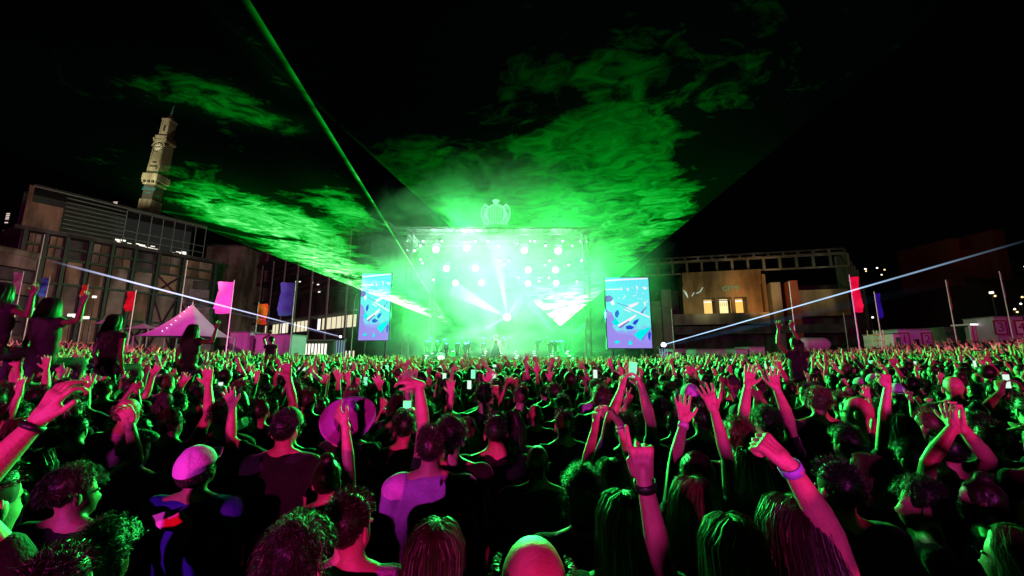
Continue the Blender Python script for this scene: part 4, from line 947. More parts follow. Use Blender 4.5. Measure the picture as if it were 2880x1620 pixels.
lamp('POINT', 'gate_lamp', (gt.location.x - .3, Yg - .9, gz + h_ - .3), 60, (1, .9, 1), size=.1)
# pale horizontal tank
Yt = 38; a = P(2245, 968, Yt); c = P(2332, 968, Yt); gz = ground_z(a.x, Yt)
tk = empty('storage_tank', ((a.x + c.x) / 2, Yt, gz), label='pale pink horizontal tank with rounded ends behind the crowd below the museum', cat='tank')
w = c.x - a.x; zc2 = a.z - gz
MB().capsule((-w / 2 + .6, 0, zc2), (w / 2 - .6, 0, zc2), .62, .62, 20).build('tank_shell', cab_m, tk, smooth=True)
for x in (-w * .3, w * .3): MB().box(x - .15, x + .15, -.5, .5, 0, zc2 - .5).build('cradle', steel_dk, tk)
# yellow lifeguard-like seat frame
Yc = 34; a = P(2456, 928, Yc); gz = ground_z(a.x, Yc); yc = empty('scaffold_platform', (a.x + .4, Yc, gz), label='small yellow lit scaffold platform under the deep blue flag', cat='platform')
ym = pm('yellow_scaffold', (.75, .6, .25), .5); h_ = a.z - gz
for x in (-.4, .4):
    for y in (0, .6): MB().tube((x, y, 0), (x, y, h_), .03).build('upright', ym, yc)
for z in (h_ - .45, h_ - .9): MB().box(-.45, .45, -.04, .64, z, z + .05).build('board', ym, yc)
lamp('POINT', 'platform_lamp', (a.x + .4, Yc - .8, gz + h_), 12, WARM, size=.05)
# city lights on the far hill: street lamps one can count
spots = [(2432, 757), (2434, 763), (2465, 754), (2478, 773), (2486, 759), (2536, 759), (2547, 760), (2581, 747), (2590, 742), (2880, 750), (2869, 836), (2865, 855), (2848, 870), (2855, 878), (2636, 940), (2450, 893), (2793, 833), (2700, 779), (2652, 795), (2724, 772)]
cl = [em('street_lamp_a', (1, .85, .6), 3, False), em('street_lamp_b', (1, .6, .25), 2.5, False), em('street_lamp_c', (.9, 1, .95), 2.5, False)]
for i, (x, y) in enumerate(spots):
    Yh = 150 + (i * 37) % 60 if y < 800 else 70; p = P(x, y, Yh)
    t = empty('street_lamp', (p.x, Yh, p.z - 5), label='tiny glowing street lamp on the dark hillside at the right', cat='street lamp', group='street lamps on the dark hillside')
    MB().tube((0, 0, 0), (0, 0, 5), .08).build('lamp_post', steel_dk, t)
    MB().ell((0, -.3, 5), (.38, .3, .3) if y < 800 else (.16, .15, .16), nu=10, nv=6).build('lamp_head', cl[i % 3], t)
for (x, y, Yh) in ((92, 885, 42), (104, 875, 42), (215, 893, 46), (222, 890, 46), (200, 890, 46), (240, 897, 46)):
    p = P(x, y, Yh); t = empty('work_light', (p.x, Yh, ground_z(p.x, Yh)), label='warm work light glowing low behind the crowd at the far left', cat='work light', group='work lights behind the left crowd')
    hh = max(.5, p.z - ground_z(p.x, Yh)); MB().tube((0, 0, 0), (0, 0, hh), .03).build('stand', steel_dk, t); MB().box(-.35, .35, -.1, .1, hh, hh + .3).build('lamp_head', lit_white, t)
lamp('POINT', 'work_light_glow', P(100, 880, 41), 160, (1, .8, .5), size=.2)
# ------------------------------------------------------------------ people
_dg = bpy.context.evaluated_depsgraph_get
def remesh(mb, voxel, smooth=3, disp=0, dscale=9, seed=0):
    me = mb.mesh('tmp'); o = bpy.data.objects.new('tmp', me); COL.objects.link(o)
    r = o.modifiers.new('r', 'REMESH'); r.mode = 'VOXEL'; r.voxel_size = voxel; r.adaptivity = 0
    if smooth:
        s = o.modifiers.new('s', 'SMOOTH'); s.iterations = smooth; s.factor = .5
    out = bpy.data.meshes.new_from_object(o.evaluated_get(_dg()))
    bpy.data.objects.remove(o); bpy.data.meshes.remove(me)
    if disp:
        n = len(out.vertices); co = np.empty(n * 3); out.vertices.foreach_get('co', co); co = co.reshape(-1, 3); no = np.empty(n * 3); out.vertices.foreach_get('normal', no); no = no.reshape(-1, 3)
        for i in range(n):
            p = Vector(co[i]); co[i] += no[i] * disp * mnoise.noise(Vector((p.x * dscale + seed, p.y * dscale, p.z * dscale * .6)))
        out.vertices.foreach_set('co', co.ravel())
    return out
def join_meshes(name, meshes):
    vs = []; fs = []; b = 0
    for m in meshes:
        n = len(m.vertices); co = np.empty(n * 3); m.vertices.foreach_get('co', co); vs.append(co.reshape(-1, 3))
        fs += [tuple(i + b for i in p.vertices) for p in m.polygons]; b += n
    out = bpy.data.meshes.new(name); out.from_pydata(np.concatenate(vs).tolist(), [], fs); out.polygons.foreach_set('use_smooth', [True] * len(fs)); out.update()
    for m in meshes: bpy.data.meshes.remove(m)
    return out
def ortho(d, n):
    d = d.normalized(); n = (n - d * n.dot(d)).normalized(); return d, n, d.cross(n)
FL = [(.074, .034), (.083, .011), (.076, -.012), (.060, -.033)]   # index..little: length, lateral offset
def hand(b, W_, d, n, pose, side, k=1.0, fr=1.0):
    """W_ wrist point, d direction wrist->fingers, n palm normal, side -1 left / +1 right hand"""
    d, n, l = ortho(Vector(d), Vector(n))
    # lateral axis towards the thumb
    th = l * (-side if True else 1)
    def pt(a, b_, c): return W_ + d * (a * k) + th * (b_ * k) + n * (c * k)
    b.capsule(pt(-.02, 0, 0), pt(.03, 0, 0), .026 * k, .027 * k, 10)
    for off in (.030, .010, -.010, -.028):
        b.ell(pt(.089, off, -.004), (.0125 * k,) * 3, None, 10, 7); b.capsule(pt(.01, off * .4, -.016), pt(.085, off, -.013), .0035 * k, .0045 * k, 6)
        b.capsule(pt(.015, off * .6, 0), pt(.088, off, -.001), .016 * k, .0128 * k, 8)
    b.capsule(pt(.02, .025, .006), pt(.055, .038, .01), .018 * k, .014 * k, 8)
    if pose == 'open': bend = [(.08, .1, .1)] * 4; spl = [.20, .05, -.10, -.28]
    elif pose == 'relaxed': bend = [(.3, .45, .3), (.35, .5, .35), (.4, .55, .4), (.45, .6, .4)]; spl = [.14, .03, -.06, -.18]
    elif pose == 'point': bend = [(.0, .08, .05), (1.0, 1.5, .9), (1.2, 1.6, .9), (1.3, 1.6, .9)]; spl = [.06, 0, -.03, -.06]
    elif pose == 'two': bend = [(.05, .1, .05), (.05, .1, .05), (1.3, 1.6, .9), (1.3, 1.6, .9)]; spl = [.16, -.12, -.03, -.06]
    elif pose == 'hold': bend = [(.5, .7, .5)] * 4; spl = [.08, .02, -.04, -.1]
    elif pose == 'claw': bend = [(.2, .9, .8), (.1, .7, .6), (.15, .7, .6), (.2, .8, .7)]; spl = [.28, .08, -.12, -.3]
    else: bend = [(1.05, 1.7, .9), (1.1, 1.7, .9), (1.15, 1.7, .9), (1.2, 1.7, .9)]; spl = [.03, 0, -.02, -.05]
    for i, (L_, off) in enumerate(FL):
        p = pt(.088, off, 0); a = 0; dd = (d * math.cos(spl[i]) + th * math.sin(spl[i])).normalized(); r = .0098 * k * fr
        ax = dd.cross(n).normalized()
        for j, f in enumerate((.45, .31, .24)):
            a += bend[i][j]; v = Quaternion(ax, a) @ dd
            if v.dot(n) * (1 if a < math.pi else 1) < 0 and a < 1.6: v = Quaternion(ax, -a) @ dd
            q = p + v * (L_ * f * k); b.capsule(p, q, r, r * .92, 8); p = q; r *= .92
    # thumb leaves the side of the palm near its base
    if pose in ('open', 'claw'): tv = [(.75, .75, .1), (.9, .5, .1)]
    elif pose == 'relaxed': tv = [(.85, .5, .4), (.95, .2, .3)]
    elif pose == 'hold': tv = [(.7, .5, .7), (.8, .0, .7)]
    else: tv = [(.7, .15, .8), (.2, -.7, .75)]
    p = pt(.028, .034, .008)
    for (a_, b_, c_), L_, r in ((tv[0], .042, .0125), (tv[1], .034, .0108)):
        v = (d * a_ + th * b_ + n * c_).normalized(); q = p + v * (L_ * k); b.capsule(p, q, r * k * fr, r * .88 * k * fr, 8); p = q
def ik(sh, tgt, l1, l2, pole):
    v = tgt - sh; D = min(v.length, (l1 + l2) * .995); v = v.normalized(); tgt = sh + v * D
    a = (l1 * l1 - l2 * l2 + D * D) / (2 * D); h_ = math.sqrt(max(0, l1 * l1 - a * a)); pole = (pole - v * pole.dot(v)).normalized()
    return sh + v * a + pole * h_, tgt
class Spec: pass
def spec(h=1.75, fem=False, armL=None, armR=None, width=1.0, sit=False, lean=0.0, head=(0, 0), sleeve=.55, lod=1):
    s = Spec(); s.h = h; s.k = h / 1.75; s.fem = fem; s.w = width; s.arms = (armL, armR); s.sit = sit; s.lean = lean; s.head = head; s.sleeve = sleeve; s.lod = lod
    k = s.k; s.sw = (.165 if fem else .192) * k * width
    s.shz = 1.42 * k; s.sh = [Vector((sd * s.sw, lean * .3, s.shz)) for sd in (-1, 1)]
    s.hc = Vector((0, .015 + lean * .4, 1.635 * k)); return s
def arm_pts(s, i):
    sd = (-1, 1)[i]; sh = s.sh[i]; k = s.k; l1, l2 = .30 * k, .265 * k; A = s.arms[i]
    if A is None: A = {}
    if 'wrist' in A:
        el, wr = ik(sh, Vector(A['wrist']), l1, l2, Vector(A.get('pole', (sd, -.2, -.3))))
    else: el = sh + Vector((sd * .05, -.04, -.29)) * k; wr = el + Vector((-sd * .03, .10, -.24)) * k
    d = Vector(A.get('dir', (wr - el))); n = Vector(A.get('palm', (0, 1, 0.1)))
    return sh, el, wr, d, n, A.get('pose', 'relaxed')
def make_person_meshes(s, hero=False):
    k, w = s.k, s.w; f = s.fem; v = s.lean
    b = MB()
    hipw = .155 if f else .145; ch = .15 if f else .17
    T = lambda x, y, z: Vector((x * k * w, y * k + v * max(0, z - .9) * .6, z * k))
    b.ell(T(0, 0, 1.25), (ch * k * w, .11 * k, .21 * k)); b.ell(T(0, .0, 1.06), ((.125 if f else .145) * k * w, .095 * k, .2 * k)); b.ell(T(0, -.01, .92), (hipw * 1.1 * k * w, .115 * k, .14 * k))
    b.capsule(s.sh[0] * 1 + Vector((.02, 0, 0)), s.sh[1] - Vector((.02, 0, 0)), .062 * k, .062 * k)
    nb = Vector((0, v * .3, 1.45 * k)); nt = s.hc + Vector((0, -.01, -.06)) * k
    for i in (0, 1): b.capsule(s.sh[i].lerp(nb, .25) + Vector((0, 0, .015)), nb + Vector((0, 0, .05)) * k, .052 * k, .05 * k)
    b.capsule(nb - Vector((0, 0, .05)), nt, (.05 if f else .06) * k, (.046 if f else .056) * k, 12)
    yaw, pit = s.head; HM = Matrix.Translation(s.hc) @ Matrix.Rotation(yaw, 4, 'Z') @ Matrix.Rotation(pit, 4, 'X')
    H = lambda x, y, z: HM @ (Vector((x, y, z)) * k); R3 = HM.to_3x3()
    b.ell(H(0, -.012, .022), (.074 * k, .094 * k, .098 * k), R3, 18, 12); b.ell(H(0, .030, -.045), (.058 * k, .066 * k, .070 * k), R3, 14, 9)
    b.capsule(H(0, .088, -.015), H(0, .104, -.048), .010 * k, .015 * k, 8); b.capsule(H(-.03, .07, .012), H(.03, .07, .012), .016 * k, .016 * k, 8)
    b.ell(H(0, .085, -.082), (.022 * k, .014 * k, .012 * k), R3); b.ell(H(0, .072, -.108), (.025 * k, .02 * k, .02 * k), R3)
    # legs
    for sd in (-1, 1):
        hp = T(sd * .09, 0, .88)
        if s.sit: kn = hp + Vector((sd * .08, .36, .02)) * k; an = kn + Vector((0, -.05, -.40)) * k
        else: kn = Vector((sd * .10, .02, .48)) * k; an = Vector((sd * .11, 0, .07)) * k
        b.capsule(hp, kn, .082 * k * w, .055 * k); b.capsule(kn, an, .054 * k, .038 * k); b.capsule(an + Vector((0, -.04, -.03)) * k, an + Vector((0, .13, -.035)) * k, .035 * k, .032 * k)
    torso = remesh(b, .016 if hero else .026, 3)
    parts = [torso]; arms = []
    for i in (0, 1):
        sh, el, wr, d, n, pose = arm_pts(s, i); arms.append((sh, el, wr, d))
        g = .86 if f else 1.0
        a = MB(); a.capsule(sh, el, .050 * k * g, .040 * k * g, 12)
        fm = el.lerp(wr, .3); dv = (wr - el).normalized()
        a.capsule(el, fm, .039 * k * g, .043 * k * g, 12); a.capsule(fm, wr, .043 * k * g, .0265 * k * g, 12)
        a.ell(sh.lerp(el, .45), (.045 * k * g,) * 3)
        hand(a, wr, d, n, pose, (-1, 1)[i], k * 1.02 * (.93 if f else 1), 1.0 if hero else 1.12)
        parts.append(remesh(a, (.0042 if s.lod > 1 else .0065) if hero else .0105, 2 if hero else 1))
    e = MB()
    for sd in (-1, 1):
        e.ell(H(sd * .079, -.008, -.02), (.009 * k, .019 * k, .032 * k), R3 @ Matrix.Rotation(sd * .35, 3, 'Z'), 10, 7)
        e.ell(H(sd * .082, -.018, -.005), (.006 * k, .010 * k, .024 * k), R3 @ Matrix.Rotation(sd * .6, 3, 'Z'), 8, 6)
        e.ell(H(sd * .032, .078, .002), (.013 * k, .010 * k, .008 * k), R3, 8, 6)
    em_ = e.mesh('e'); parts.append(em_)
    body = join_meshes('person_body', parts)
    # shirt
    c = MB(); t = .013 * k
    c.ell(T(0, 0, 1.25), (ch * k * w + t * 1.5, .11 * k + t * 1.6, .22 * k)); c.ell(T(0, .0, 1.06), (.150 * k * w + t, .105 * k + t, .2 * k)); c.ell(T(0, -.01, .90), (hipw * 1.12 * k * w + t, .118 * k + t, .13 * k))
    c.capsule(s.sh[0], s.sh[1], .064 * k + t, .064 * k + t)
    for i in (0, 1): c.capsule(s.sh[i].lerp(nb, .3), nb + Vector((0, -.005, -.005)) * k, .056 * k + t, .05 * k + t)
    for i in (0, 1):
        sh, el, wr, d = arms[i]
        if s.sleeve > 0:
            if s.sleeve <= 1: c.capsule(sh, sh.lerp(el, s.sleeve), .054 * k + t, .048 * k + t * .9, 12)
            else: c.capsule(sh, el, .054 * k + t, .046 * k + t, 12); c.capsule(el, el.lerp(wr, s.sleeve - 1), .046 * k + t, .034 * k + t, 12)
    shirt = remesh(c, .014 if hero else .026, 2, .018 if hero else .02, 10, random.random() * 9)
    shirt.polygons.foreach_set('use_smooth', [True] * len(shirt.polygons))
    tr = MB()
    tr.ell(T(0, -.01, .88), (hipw * 1.13 * k * w + t, .118 * k + t, .13 * k))
    for sd in (-1, 1):
        hp = T(sd * .09, 0, .86)
        if s.sit: kn = hp + Vector((sd * .08, .36, .04)) * k; an = kn + Vector((0, -.05, -.36)) * k
        else: kn = Vector((sd * .10, .02, .48)) * k; an = Vector((sd * .11, 0, .12)) * k
        tr.capsule(hp, kn, .085 * k * w + t, .06 * k + t, 8); tr.capsule(kn, an, .06 * k + t, .05 * k, 8)
    trs = remesh(tr, .045, 1); trs.polygons.foreach_set('use_smooth', [True] * len(trs.polygons))
    return dict(body=body, shirt=shirt, trousers=trs, arms=arms, HM=HM)

# ---- hair in head space (origin head centre, face towards +Y), unit head
def ribbon(b, pts, w, rnd, flat=None):
    n = len(pts); vs = []
    for i, p in enumerate(pts):
        d = (pts[min(i + 1, n - 1)] - pts[max(i - 1, 0)]).normalized(); o = p.normalized() if p.length > 0 else Vector((0, 0, 1))
        l = d.cross(o).normalized(); l = (l + o * rnd).normalized(); ww = w * (1 - .75 * i / (n - 1)); vs += [p - l * ww, p + l * ww]
    b.add(vs, [(2 * i, 2 * i + 1, 2 * i + 3, 2 * i + 2) for i in range(n - 1)])
def smooth_pts(pts, n):
    out = []; m = len(pts) - 1
    for i in range(n):
        t = i / (n - 1) * m; k = min(int(t), m - 1); u = t - k; p0, p1, p2, p3 = pts[max(k - 1, 0)], pts[k], pts[k + 1], pts[min(k + 2, m)]
        out.append(.5 * ((2 * p1) + (p2 - p0) * u + (2 * p0 - 5 * p1 + 4 * p2 - p3) * u * u + (3 * p1 - p0 - 3 * p2 + p3) * u ** 3))
    return out
def head_pt(a, t, r=1.0):
    """a azimuth from back (-Y)=0, t polar from top"""
    return Vector((.078 * math.sin(t) * math.sin(a), -.012 - .099 * math.sin(t) * math.cos(a), .024 + .103 * math.cos(t))) * r
def hair(kind, seed, dens=1.0):
    rg = random.Random(seed); b = MB(); N_ = lambda: rg.gauss(0, 1)
    hull = MB()
    hull.ell((0, -.020, .030), (.082, .098, .103), None, 16, 10)
    if kind in ('long', 'longwavy'):
        L_ = rg.uniform(.30, .42); wz = 1.2 if kind == 'longwavy' else 1
        hull.ell((0, -.045, -.05), (.092, .065, .12)); hull.ell((0, -.06, -.16), (.095 * wz, .045, .16)); hull.ell((0, -.065, -.25), (.075 * wz, .03, L_ * .35))
        for sd in (-1, 1): hull.ell((sd * .075, -.02, -.06), (.022, .05, .13))
        cx = rg.uniform(-.02, .02)
        for i in range(int(2600 * dens)):
            t = rg.uniform(0, 1.1); sd = rg.choice((-1, 1)); y0 = rg.uniform(-.11, .06); p = Vector((cx + sd * .004, y0, .024 + .103 * math.sqrt(max(.05, 1 - ((y0 + .012) / .11) ** 2)) + .006))
            a = rg.uniform(.0, 2.0) * sd; out = head_pt(a, 1.25, 1.12 + .05 * abs(N_())); pts = [p, p.lerp(out, .45) + Vector((0, -.005, .030)), out]
            q = Vector((out.x * rg.uniform(.9, 1.25) * wz, out.y - .02 + .02 * N_() - .02, -.12)); pts.append(q)
            e = Vector((q.x * rg.uniform(.6, 1.2) + .012 * N_(), q.y - .01 + .012 * N_(), -.12 - L_ * rg.uniform(.45, 1.0)))
            for j in (1, 2, 3, 4):
                u = j / 4; wv = (.018 if kind == 'longwavy' else .004) * math.sin(u * 9 + i * .7)
                pts.append(q.lerp(e, u) + Vector((wv, wv * .6, 0)))
            jt = Vector((.006 * N_(), .006 * N_(), .003 * N_())); pts = [x * 1.02 + jt * min(1, k_ / 2) for k_, x in enumerate(pts)]; ribbon(b, smooth_pts(pts, 11 if dens > .6 else 7), .0009 if dens > .6 else .0028, N_() * .8)
    elif kind == 'short':
        for i in range(int(1500 * dens)):
            a = rg.uniform(-2.4, 2.4); t = math.acos(rg.uniform(-.35 if abs(a) < 1.3 else .25, 1)); p = head_pt(a, t, 1.05); o = p.normalized()
            g_ = Vector((.3 * N_(), .35 + .3 * N_(), -.2 + .3 * N_())); L_ = rg.uniform(.014, .034) * (1.35 if t < .9 else .7)
            ribbon(b, [p, p + (o + g_ * .5).normalized() * L_ * .5, p + (o * .7 + g_).normalized() * L_], .0018 if dens > .6 else .004, N_())
    elif kind == 'tousled':
        hull.ell((0, -.02, .055), (.088, .1, .09))
        for i in range(int(2200 * dens)):
            a = rg.uniform(-2.8, 2.8); t = math.acos(rg.uniform(-.3 if abs(a) < 1.5 else .2, 1)); p = head_pt(a, t, 1.12); o = p.normalized()
            g_ = Vector((.8 * N_(), .5 * N_(), -.1 + .6 * N_())); L_ = rg.uniform(.022, .05)
            ribbon(b, [p, p + (o + g_ * .3).normalized() * L_ * .5, p + (o + g_ * .5).normalized() * L_ * .8 + Vector((0, 0, -.01)), p + (o * .8 + g_ * .6).normalized() * L_ + Vector((0, 0, -.024))], .0012 if dens > .6 else .0034, N_())
    elif kind == 'curly':
        hull.ell((0, -.025, .04), (.09, .102, .10)); hull.ell((0, -.045, -.04), (.085, .07, .085))
        for i in range(int(850 * dens)):
            a = rg.uniform(-2.6, 2.6); t = rg.uniform(0, 2.2 if abs(a) < 1.8 else 1.3); p = head_pt(a, t, 1.12); o = p.normalized(); x = o.cross(Vector((0, 0, 1)) if abs(o.z) < .9 else Vector((0, 1, 0))).normalized(); y = o.cross(x)
            r = rg.uniform(.007, .012); L_ = rg.uniform(.02, .05); pts = []; dr = Vector((.3 * N_(), .3 * N_(), -.5))
            for j in range(9):
                u = j / 8; pts.append(p + o * (L_ * u) + dr * (u * .02) + x * (r * math.cos(u * 11)) + y * (r * math.sin(u * 11)))
            ribbon(b, pts, .0015 if dens > .6 else .0036, N_() * .5)
    elif kind == 'bun':
        hull.ell((0, -.03, .14), (.04, .04, .035))
        for i in range(int(700 * dens)):
            a = rg.uniform(-2.6, 2.6); p = head_pt(a, rg.uniform(1.0, 1.8) if abs(a) < 1.6 else 1.0, 1.06); e = Vector((.02 * N_() * .7, -.03 + .02 * N_() * .7, .13)); m_ = p.lerp(e, .5); m_ = m_.normalized() * max(m_.length, .118)
            ribbon(b, [p, m_, e, e + Vector((.02 * N_(), .02 * N_(), .03 + .01 * N_()))], .002 if dens > .6 else .005, N_() * .4)
    elif kind == 'ponytail':
        hull.ell((0, -.14, -.06), (.025, .03, .13))
        for i in range(int(700 * dens)):
            a = rg.uniform(-2.6, 2.6); p = head_pt(a, rg.uniform(.0, 1.6), 1.07); e = Vector((.008 * N_(), -.125, .05 + .006 * N_()))
            m_ = p.lerp(e, .5); m_ = m_.normalized() * max(m_.length, .112); z = rg.uniform(-.26, -.12); sp_ = .02 * N_()
            ribbon(b, [p, m_, e, Vector((sp_, -.165 + .01 * N_(), .0)), Vector((sp_ * 1.3, -.15 + .015 * N_(), z * .6)), Vector((sp_ * 1.2, -.13 + .015 * N_(), z))], .002 if dens > .6 else .005, N_() * .5)
    elif kind == 'fringe':   # balding: hair only round the sides
        hull = MB(); hull.ell((0, -.03, -.02), (.081, .09, .045), None, 16, 8)
        for i in range(int(900 * dens)):
            a = rg.uniform(-2.0, 2.0); t = rg.uniform(1.15, 1.9); p = head_pt(a, t, 1.05); o = p.normalized()
            ribbon(b, [p, p + (o + Vector((.4 * N_(), .4 * N_(), -.5))).normalized() * .012, p + (o + Vector((.4 * N_(), .4 * N_(), -1.0))).normalized() * .02], .0018 if dens > .6 else .004, N_())
    if kind in ('short', 'bun', 'ponytail'): pass
    # cut the hull open over the face: keep only what is behind / above
    hm = remesh(hull, .012 if dens > .6 else .02, 2, .008 if kind != 'short' else .003, 30, seed)
    bm = bmesh.new(); bm.from_mesh(hm)
    hl = .045
    kill = [f_ for f_ in bm.faces if (f_.calc_center_median().y > hl and f_.calc_center_median().z < .075) or (f_.calc_center_median().y > .0 and f_.calc_center_median().z < -.01 and abs(f_.calc_center_median().x) < .07)
            or (kind in ('short', 'tousled', 'bun', 'ponytail', 'curly') and f_.calc_center_median().y > -.04 and f_.calc_center_median().z < -.0 - (.05 if kind == 'curly' else 0))
            or (kind in ('short', 'bun', 'ponytail') and f_.calc_center_median().z < -.062 and f_.calc_center_median().y > -.12)]
    bmesh.ops.delete(bm, geom=kill, context='FACES'); bm.to_mesh(hm); bm.free()
    sm_ = b.mesh('s'); out = join_meshes('hair_' + kind, [hm, sm_]); return out
def cap_mesh(back=False):
    b = MB(); sgn = -1 if back else 1
    def f(u, v):
        a = 2 * math.pi * u; t = 1.52 * v; r = 1.22 + .02 * math.sin(6 * a) * (v > .2)
        p = head_pt(a, t, r); p.z += .008; return p
    b.grid(f, 36, 10)
    def f2(u, v):
        a = math.pi + (u - .5) * 1.7; p = head_pt(a, 1.5, 1.22); q = Vector((p.x * .95, p.y + .085 * (1 - (2 * u - 1) ** 2 * .7), p.z - .012 * (2 * u - 1) ** 2)); return p.lerp(q, v) * 1.0 if not back else (p.lerp(q, v))
    b.grid(f2, 14, 5)
    for k in range(6):
        a = math.pi / 6 + k * math.pi / 3
        for j in range(9): b.tube(head_pt(a, .05 + j * .16, 1.222) + Vector((0, 0, .008)), head_pt(a, .05 + (j + 1) * .16, 1.222) + Vector((0, 0, .008)), .0011, n=4)
    b.tube(head_pt(math.pi + .0, .75, 1.21) + Vector((0, 0, .008)), head_pt(math.pi, .75, 1.24) + Vector((0, 0, .008)), .004, n=8)
    if 1: b.ell(head_pt(0, 0, 1.13) + Vector((0, 0, .01)), (.008, .008, .005), None, 8, 5)
    m = b.mesh('cap', True)
    if back: m.transform(Matrix.Rotation(math.pi, 4, 'Z'))
    return m
def hat_mesh(brim=.2):
    b = MB()
    prof = [(0, .185), (.035, .193), (.07, .178), (.085, .12), (.102, .06), (.104, .045), (.112, .04), (brim * .8, .042), (brim, .055), (brim, .050), (brim * .8, .036), (.108, .032)]
    def f(u, v):
        j = v * (len(prof) - 1); i = min(int(j), len(prof) - 2); t = j - i; r = prof[i][0] * (1 - t) + prof[i + 1][0] * t; z = prof[i][1] * (1 - t) + prof[i + 1][1] * t; a = 2 * math.pi * u
        y = r * math.sin(a) * 1.12; x = r * math.cos(a)
        if r > .1: z += .018 * math.cos(2 * a) * (r / brim)
        if r < .06: z -= .02 * math.exp(-(x / .02) ** 2)
        return (x, y - .01, z)
    b.grid(f, 40, 33); return b.mesh('hat', True)

# ---- materials for people
def skin_mat(name, c): 
    m = pm(name, c, .44, .16, 22, .16); return m
SKIN = [skin_mat('skin_fair', (.52, .30, .20)), skin_mat('skin_tan', (.50, .27, .17)), skin_mat('skin_brown', (.28, .14, .08)), skin_mat('skin_dark', (.12, .06, .035))]
def hair_mat(name, c, rough=.38):
    m = pm(name, c, rough, .35, 30, 0, spec=.34); b_ = m.node_tree.nodes['Principled BSDF']; b_.inputs['Sheen Weight'].default_value = .12; b_.inputs['Sheen Roughness'].default_value = .35; return m
HAIR = [hair_mat('hair_black', (.006, .006, .005)), hair_mat('hair_dark_brown', (.013, .009, .006)), hair_mat('hair_brown', (.028, .018, .010)), hair_mat('hair_blonde', (.085, .065, .03), .42), hair_mat('hair_grey', (.08, .08, .08))]
HAIRN = ['black', 'dark brown', 'brown', 'blonde', 'grey']
TOPS = [('black', (.012, .012, .013)), ('charcoal', (.03, .03, .032)), ('navy', (.012, .016, .05)), ('dark green', (.015, .03, .018)), ('maroon', (.05, .008, .012)), ('white', (.62, .6, .62)), ('lilac', (.45, .32, .6)), ('dark grey', (.05, .05, .055))]
TOPM = [pm('top_' + n.replace(' ', '_'), c, .85, .2, 14, .4, spec=.25) for n, c in TOPS]
for m_ in TOPM: m_.node_tree.nodes['Principled BSDF'].inputs['Sheen Weight'].default_value = .25; m_.node_tree.nodes['Principled BSDF'].inputs['Sheen Roughness'].default_value = .3
trouser_m = pm('dark_denim', (.015, .018, .03), .85, .3, 14, .4)
cap_pink = pm('cap_pale_cotton', (.72, .62, .95), .8, .06, 12, .3, spec=.3); cap_blk = pm('cap_black_cotton', (.015, .015, .016), .8, .2, 12, .3)
hat_m = pm('felt_hat_purple', (.42, .20, .50), .85, .08, 20, .3, spec=.2)
HK = ['short', 'tousled', 'long', 'longwavy', 'curly', 'bun', 'ponytail', 'fringe']
HKL = {'short': 'short %s hair', 'tousled': 'tousled %s hair', 'long': 'long straight %s hair', 'longwavy': 'long wavy %s hair', 'curly': 'curly %s hair', 'bun': '%s hair in a top bun', 'ponytail': 'a %s ponytail', 'fringe': 'a bald crown with %s sides'}
HI = {k_: hair(k_, 11 + i, 1.0) for i, k_ in enumerate(HK)}
LO = {k_: [hair(k_, 31 + i + 10 * j, .30) for j in (0, 1)] for i, k_ in enumerate(HK)}
CAPM = cap_mesh(); CAPB = cap_mesh(True); HATM = hat_mesh()

def assemble(M_, s, loc, rz, hairmesh, hairmat, skin, top, label, group=None, extra=None):
    root = empty('person', loc, rz); tag(root, label, 'person', group)
    link('body', M_['body'], root, skin)
    link('shirt', M_['shirt'], root, top); link('trousers', M_['trousers'], root, trouser_m)
    if hairmesh is not None:
        h_ = link('hair', hairmesh, root, hairmat); h_.matrix_local = M_['HM'] @ Matrix.Scale(s.k, 4)
    if extra:
        for nm_, me, mt, mw in extra:
            o = link(nm_, me, root, mt); o.matrix_local = (M_['HM'] @ Matrix.Scale(s.k, 4)) if mw == 'head' else mw
    return root
def phone_mesh():
    b = MB(); b.box(-.037, .037, -.004, .004, -.075, .075); return b.mesh('phone')
PHB = phone_mesh(); b = MB(); b.box(-.034, .034, -.0055, -.0042, -.07, .07); PHS = b.mesh('phone_screen')
ph_m = pm('phone_case', (.02, .02, .02), .3); ph_s = [em('phone_screen_pale', (.75, 1, .85), 1.0, False), em('phone_screen_green', (.2, 1, .5), 1.3, False)]
phone_list = []
def phone(loc, rz, label, i=0, roll=0, sc=1):
    t = empty('phone', loc, rz, label=label, cat='phone', group='phones held up in the crowd'); t.rotation_euler = (0, roll, rz); t.scale = (sc,) * 3
    link('case', PHB, t, ph_m); link('screen', PHS, t, ph_s[i % 2]); phone_list.append(t); return t
def band(s_arm, t0, w, rad, mat, nm_='wristband'):
    """ring around the forearm at fraction t0 from elbow to wrist (person space)"""
    sh, el, wr, d = s_arm; p = el.lerp(wr, t0); dv = (wr - el).normalized(); b = MB(); n = 20; q = dv.to_track_quat('Z', 'Y'); vs = []
    for j, (zz, rr) in enumerate(((-w, rad), (w, rad), (w, rad + .003), (-w, rad + .003))):
        for i in range(n): a = 2 * math.pi * i / n; vs.append(p + q @ Vector((rr * math.cos(a), rr * math.sin(a), zz)))
    b.add(vs, [(j * n + i, j * n + (i + 1) % n, ((j + 1) % 4) * n + (i + 1) % n, ((j + 1) % 4) * n + i) for j in range(4) for i in range(n)])
    return (nm_, b.mesh(nm_, True), mat, Matrix.Identity(4))
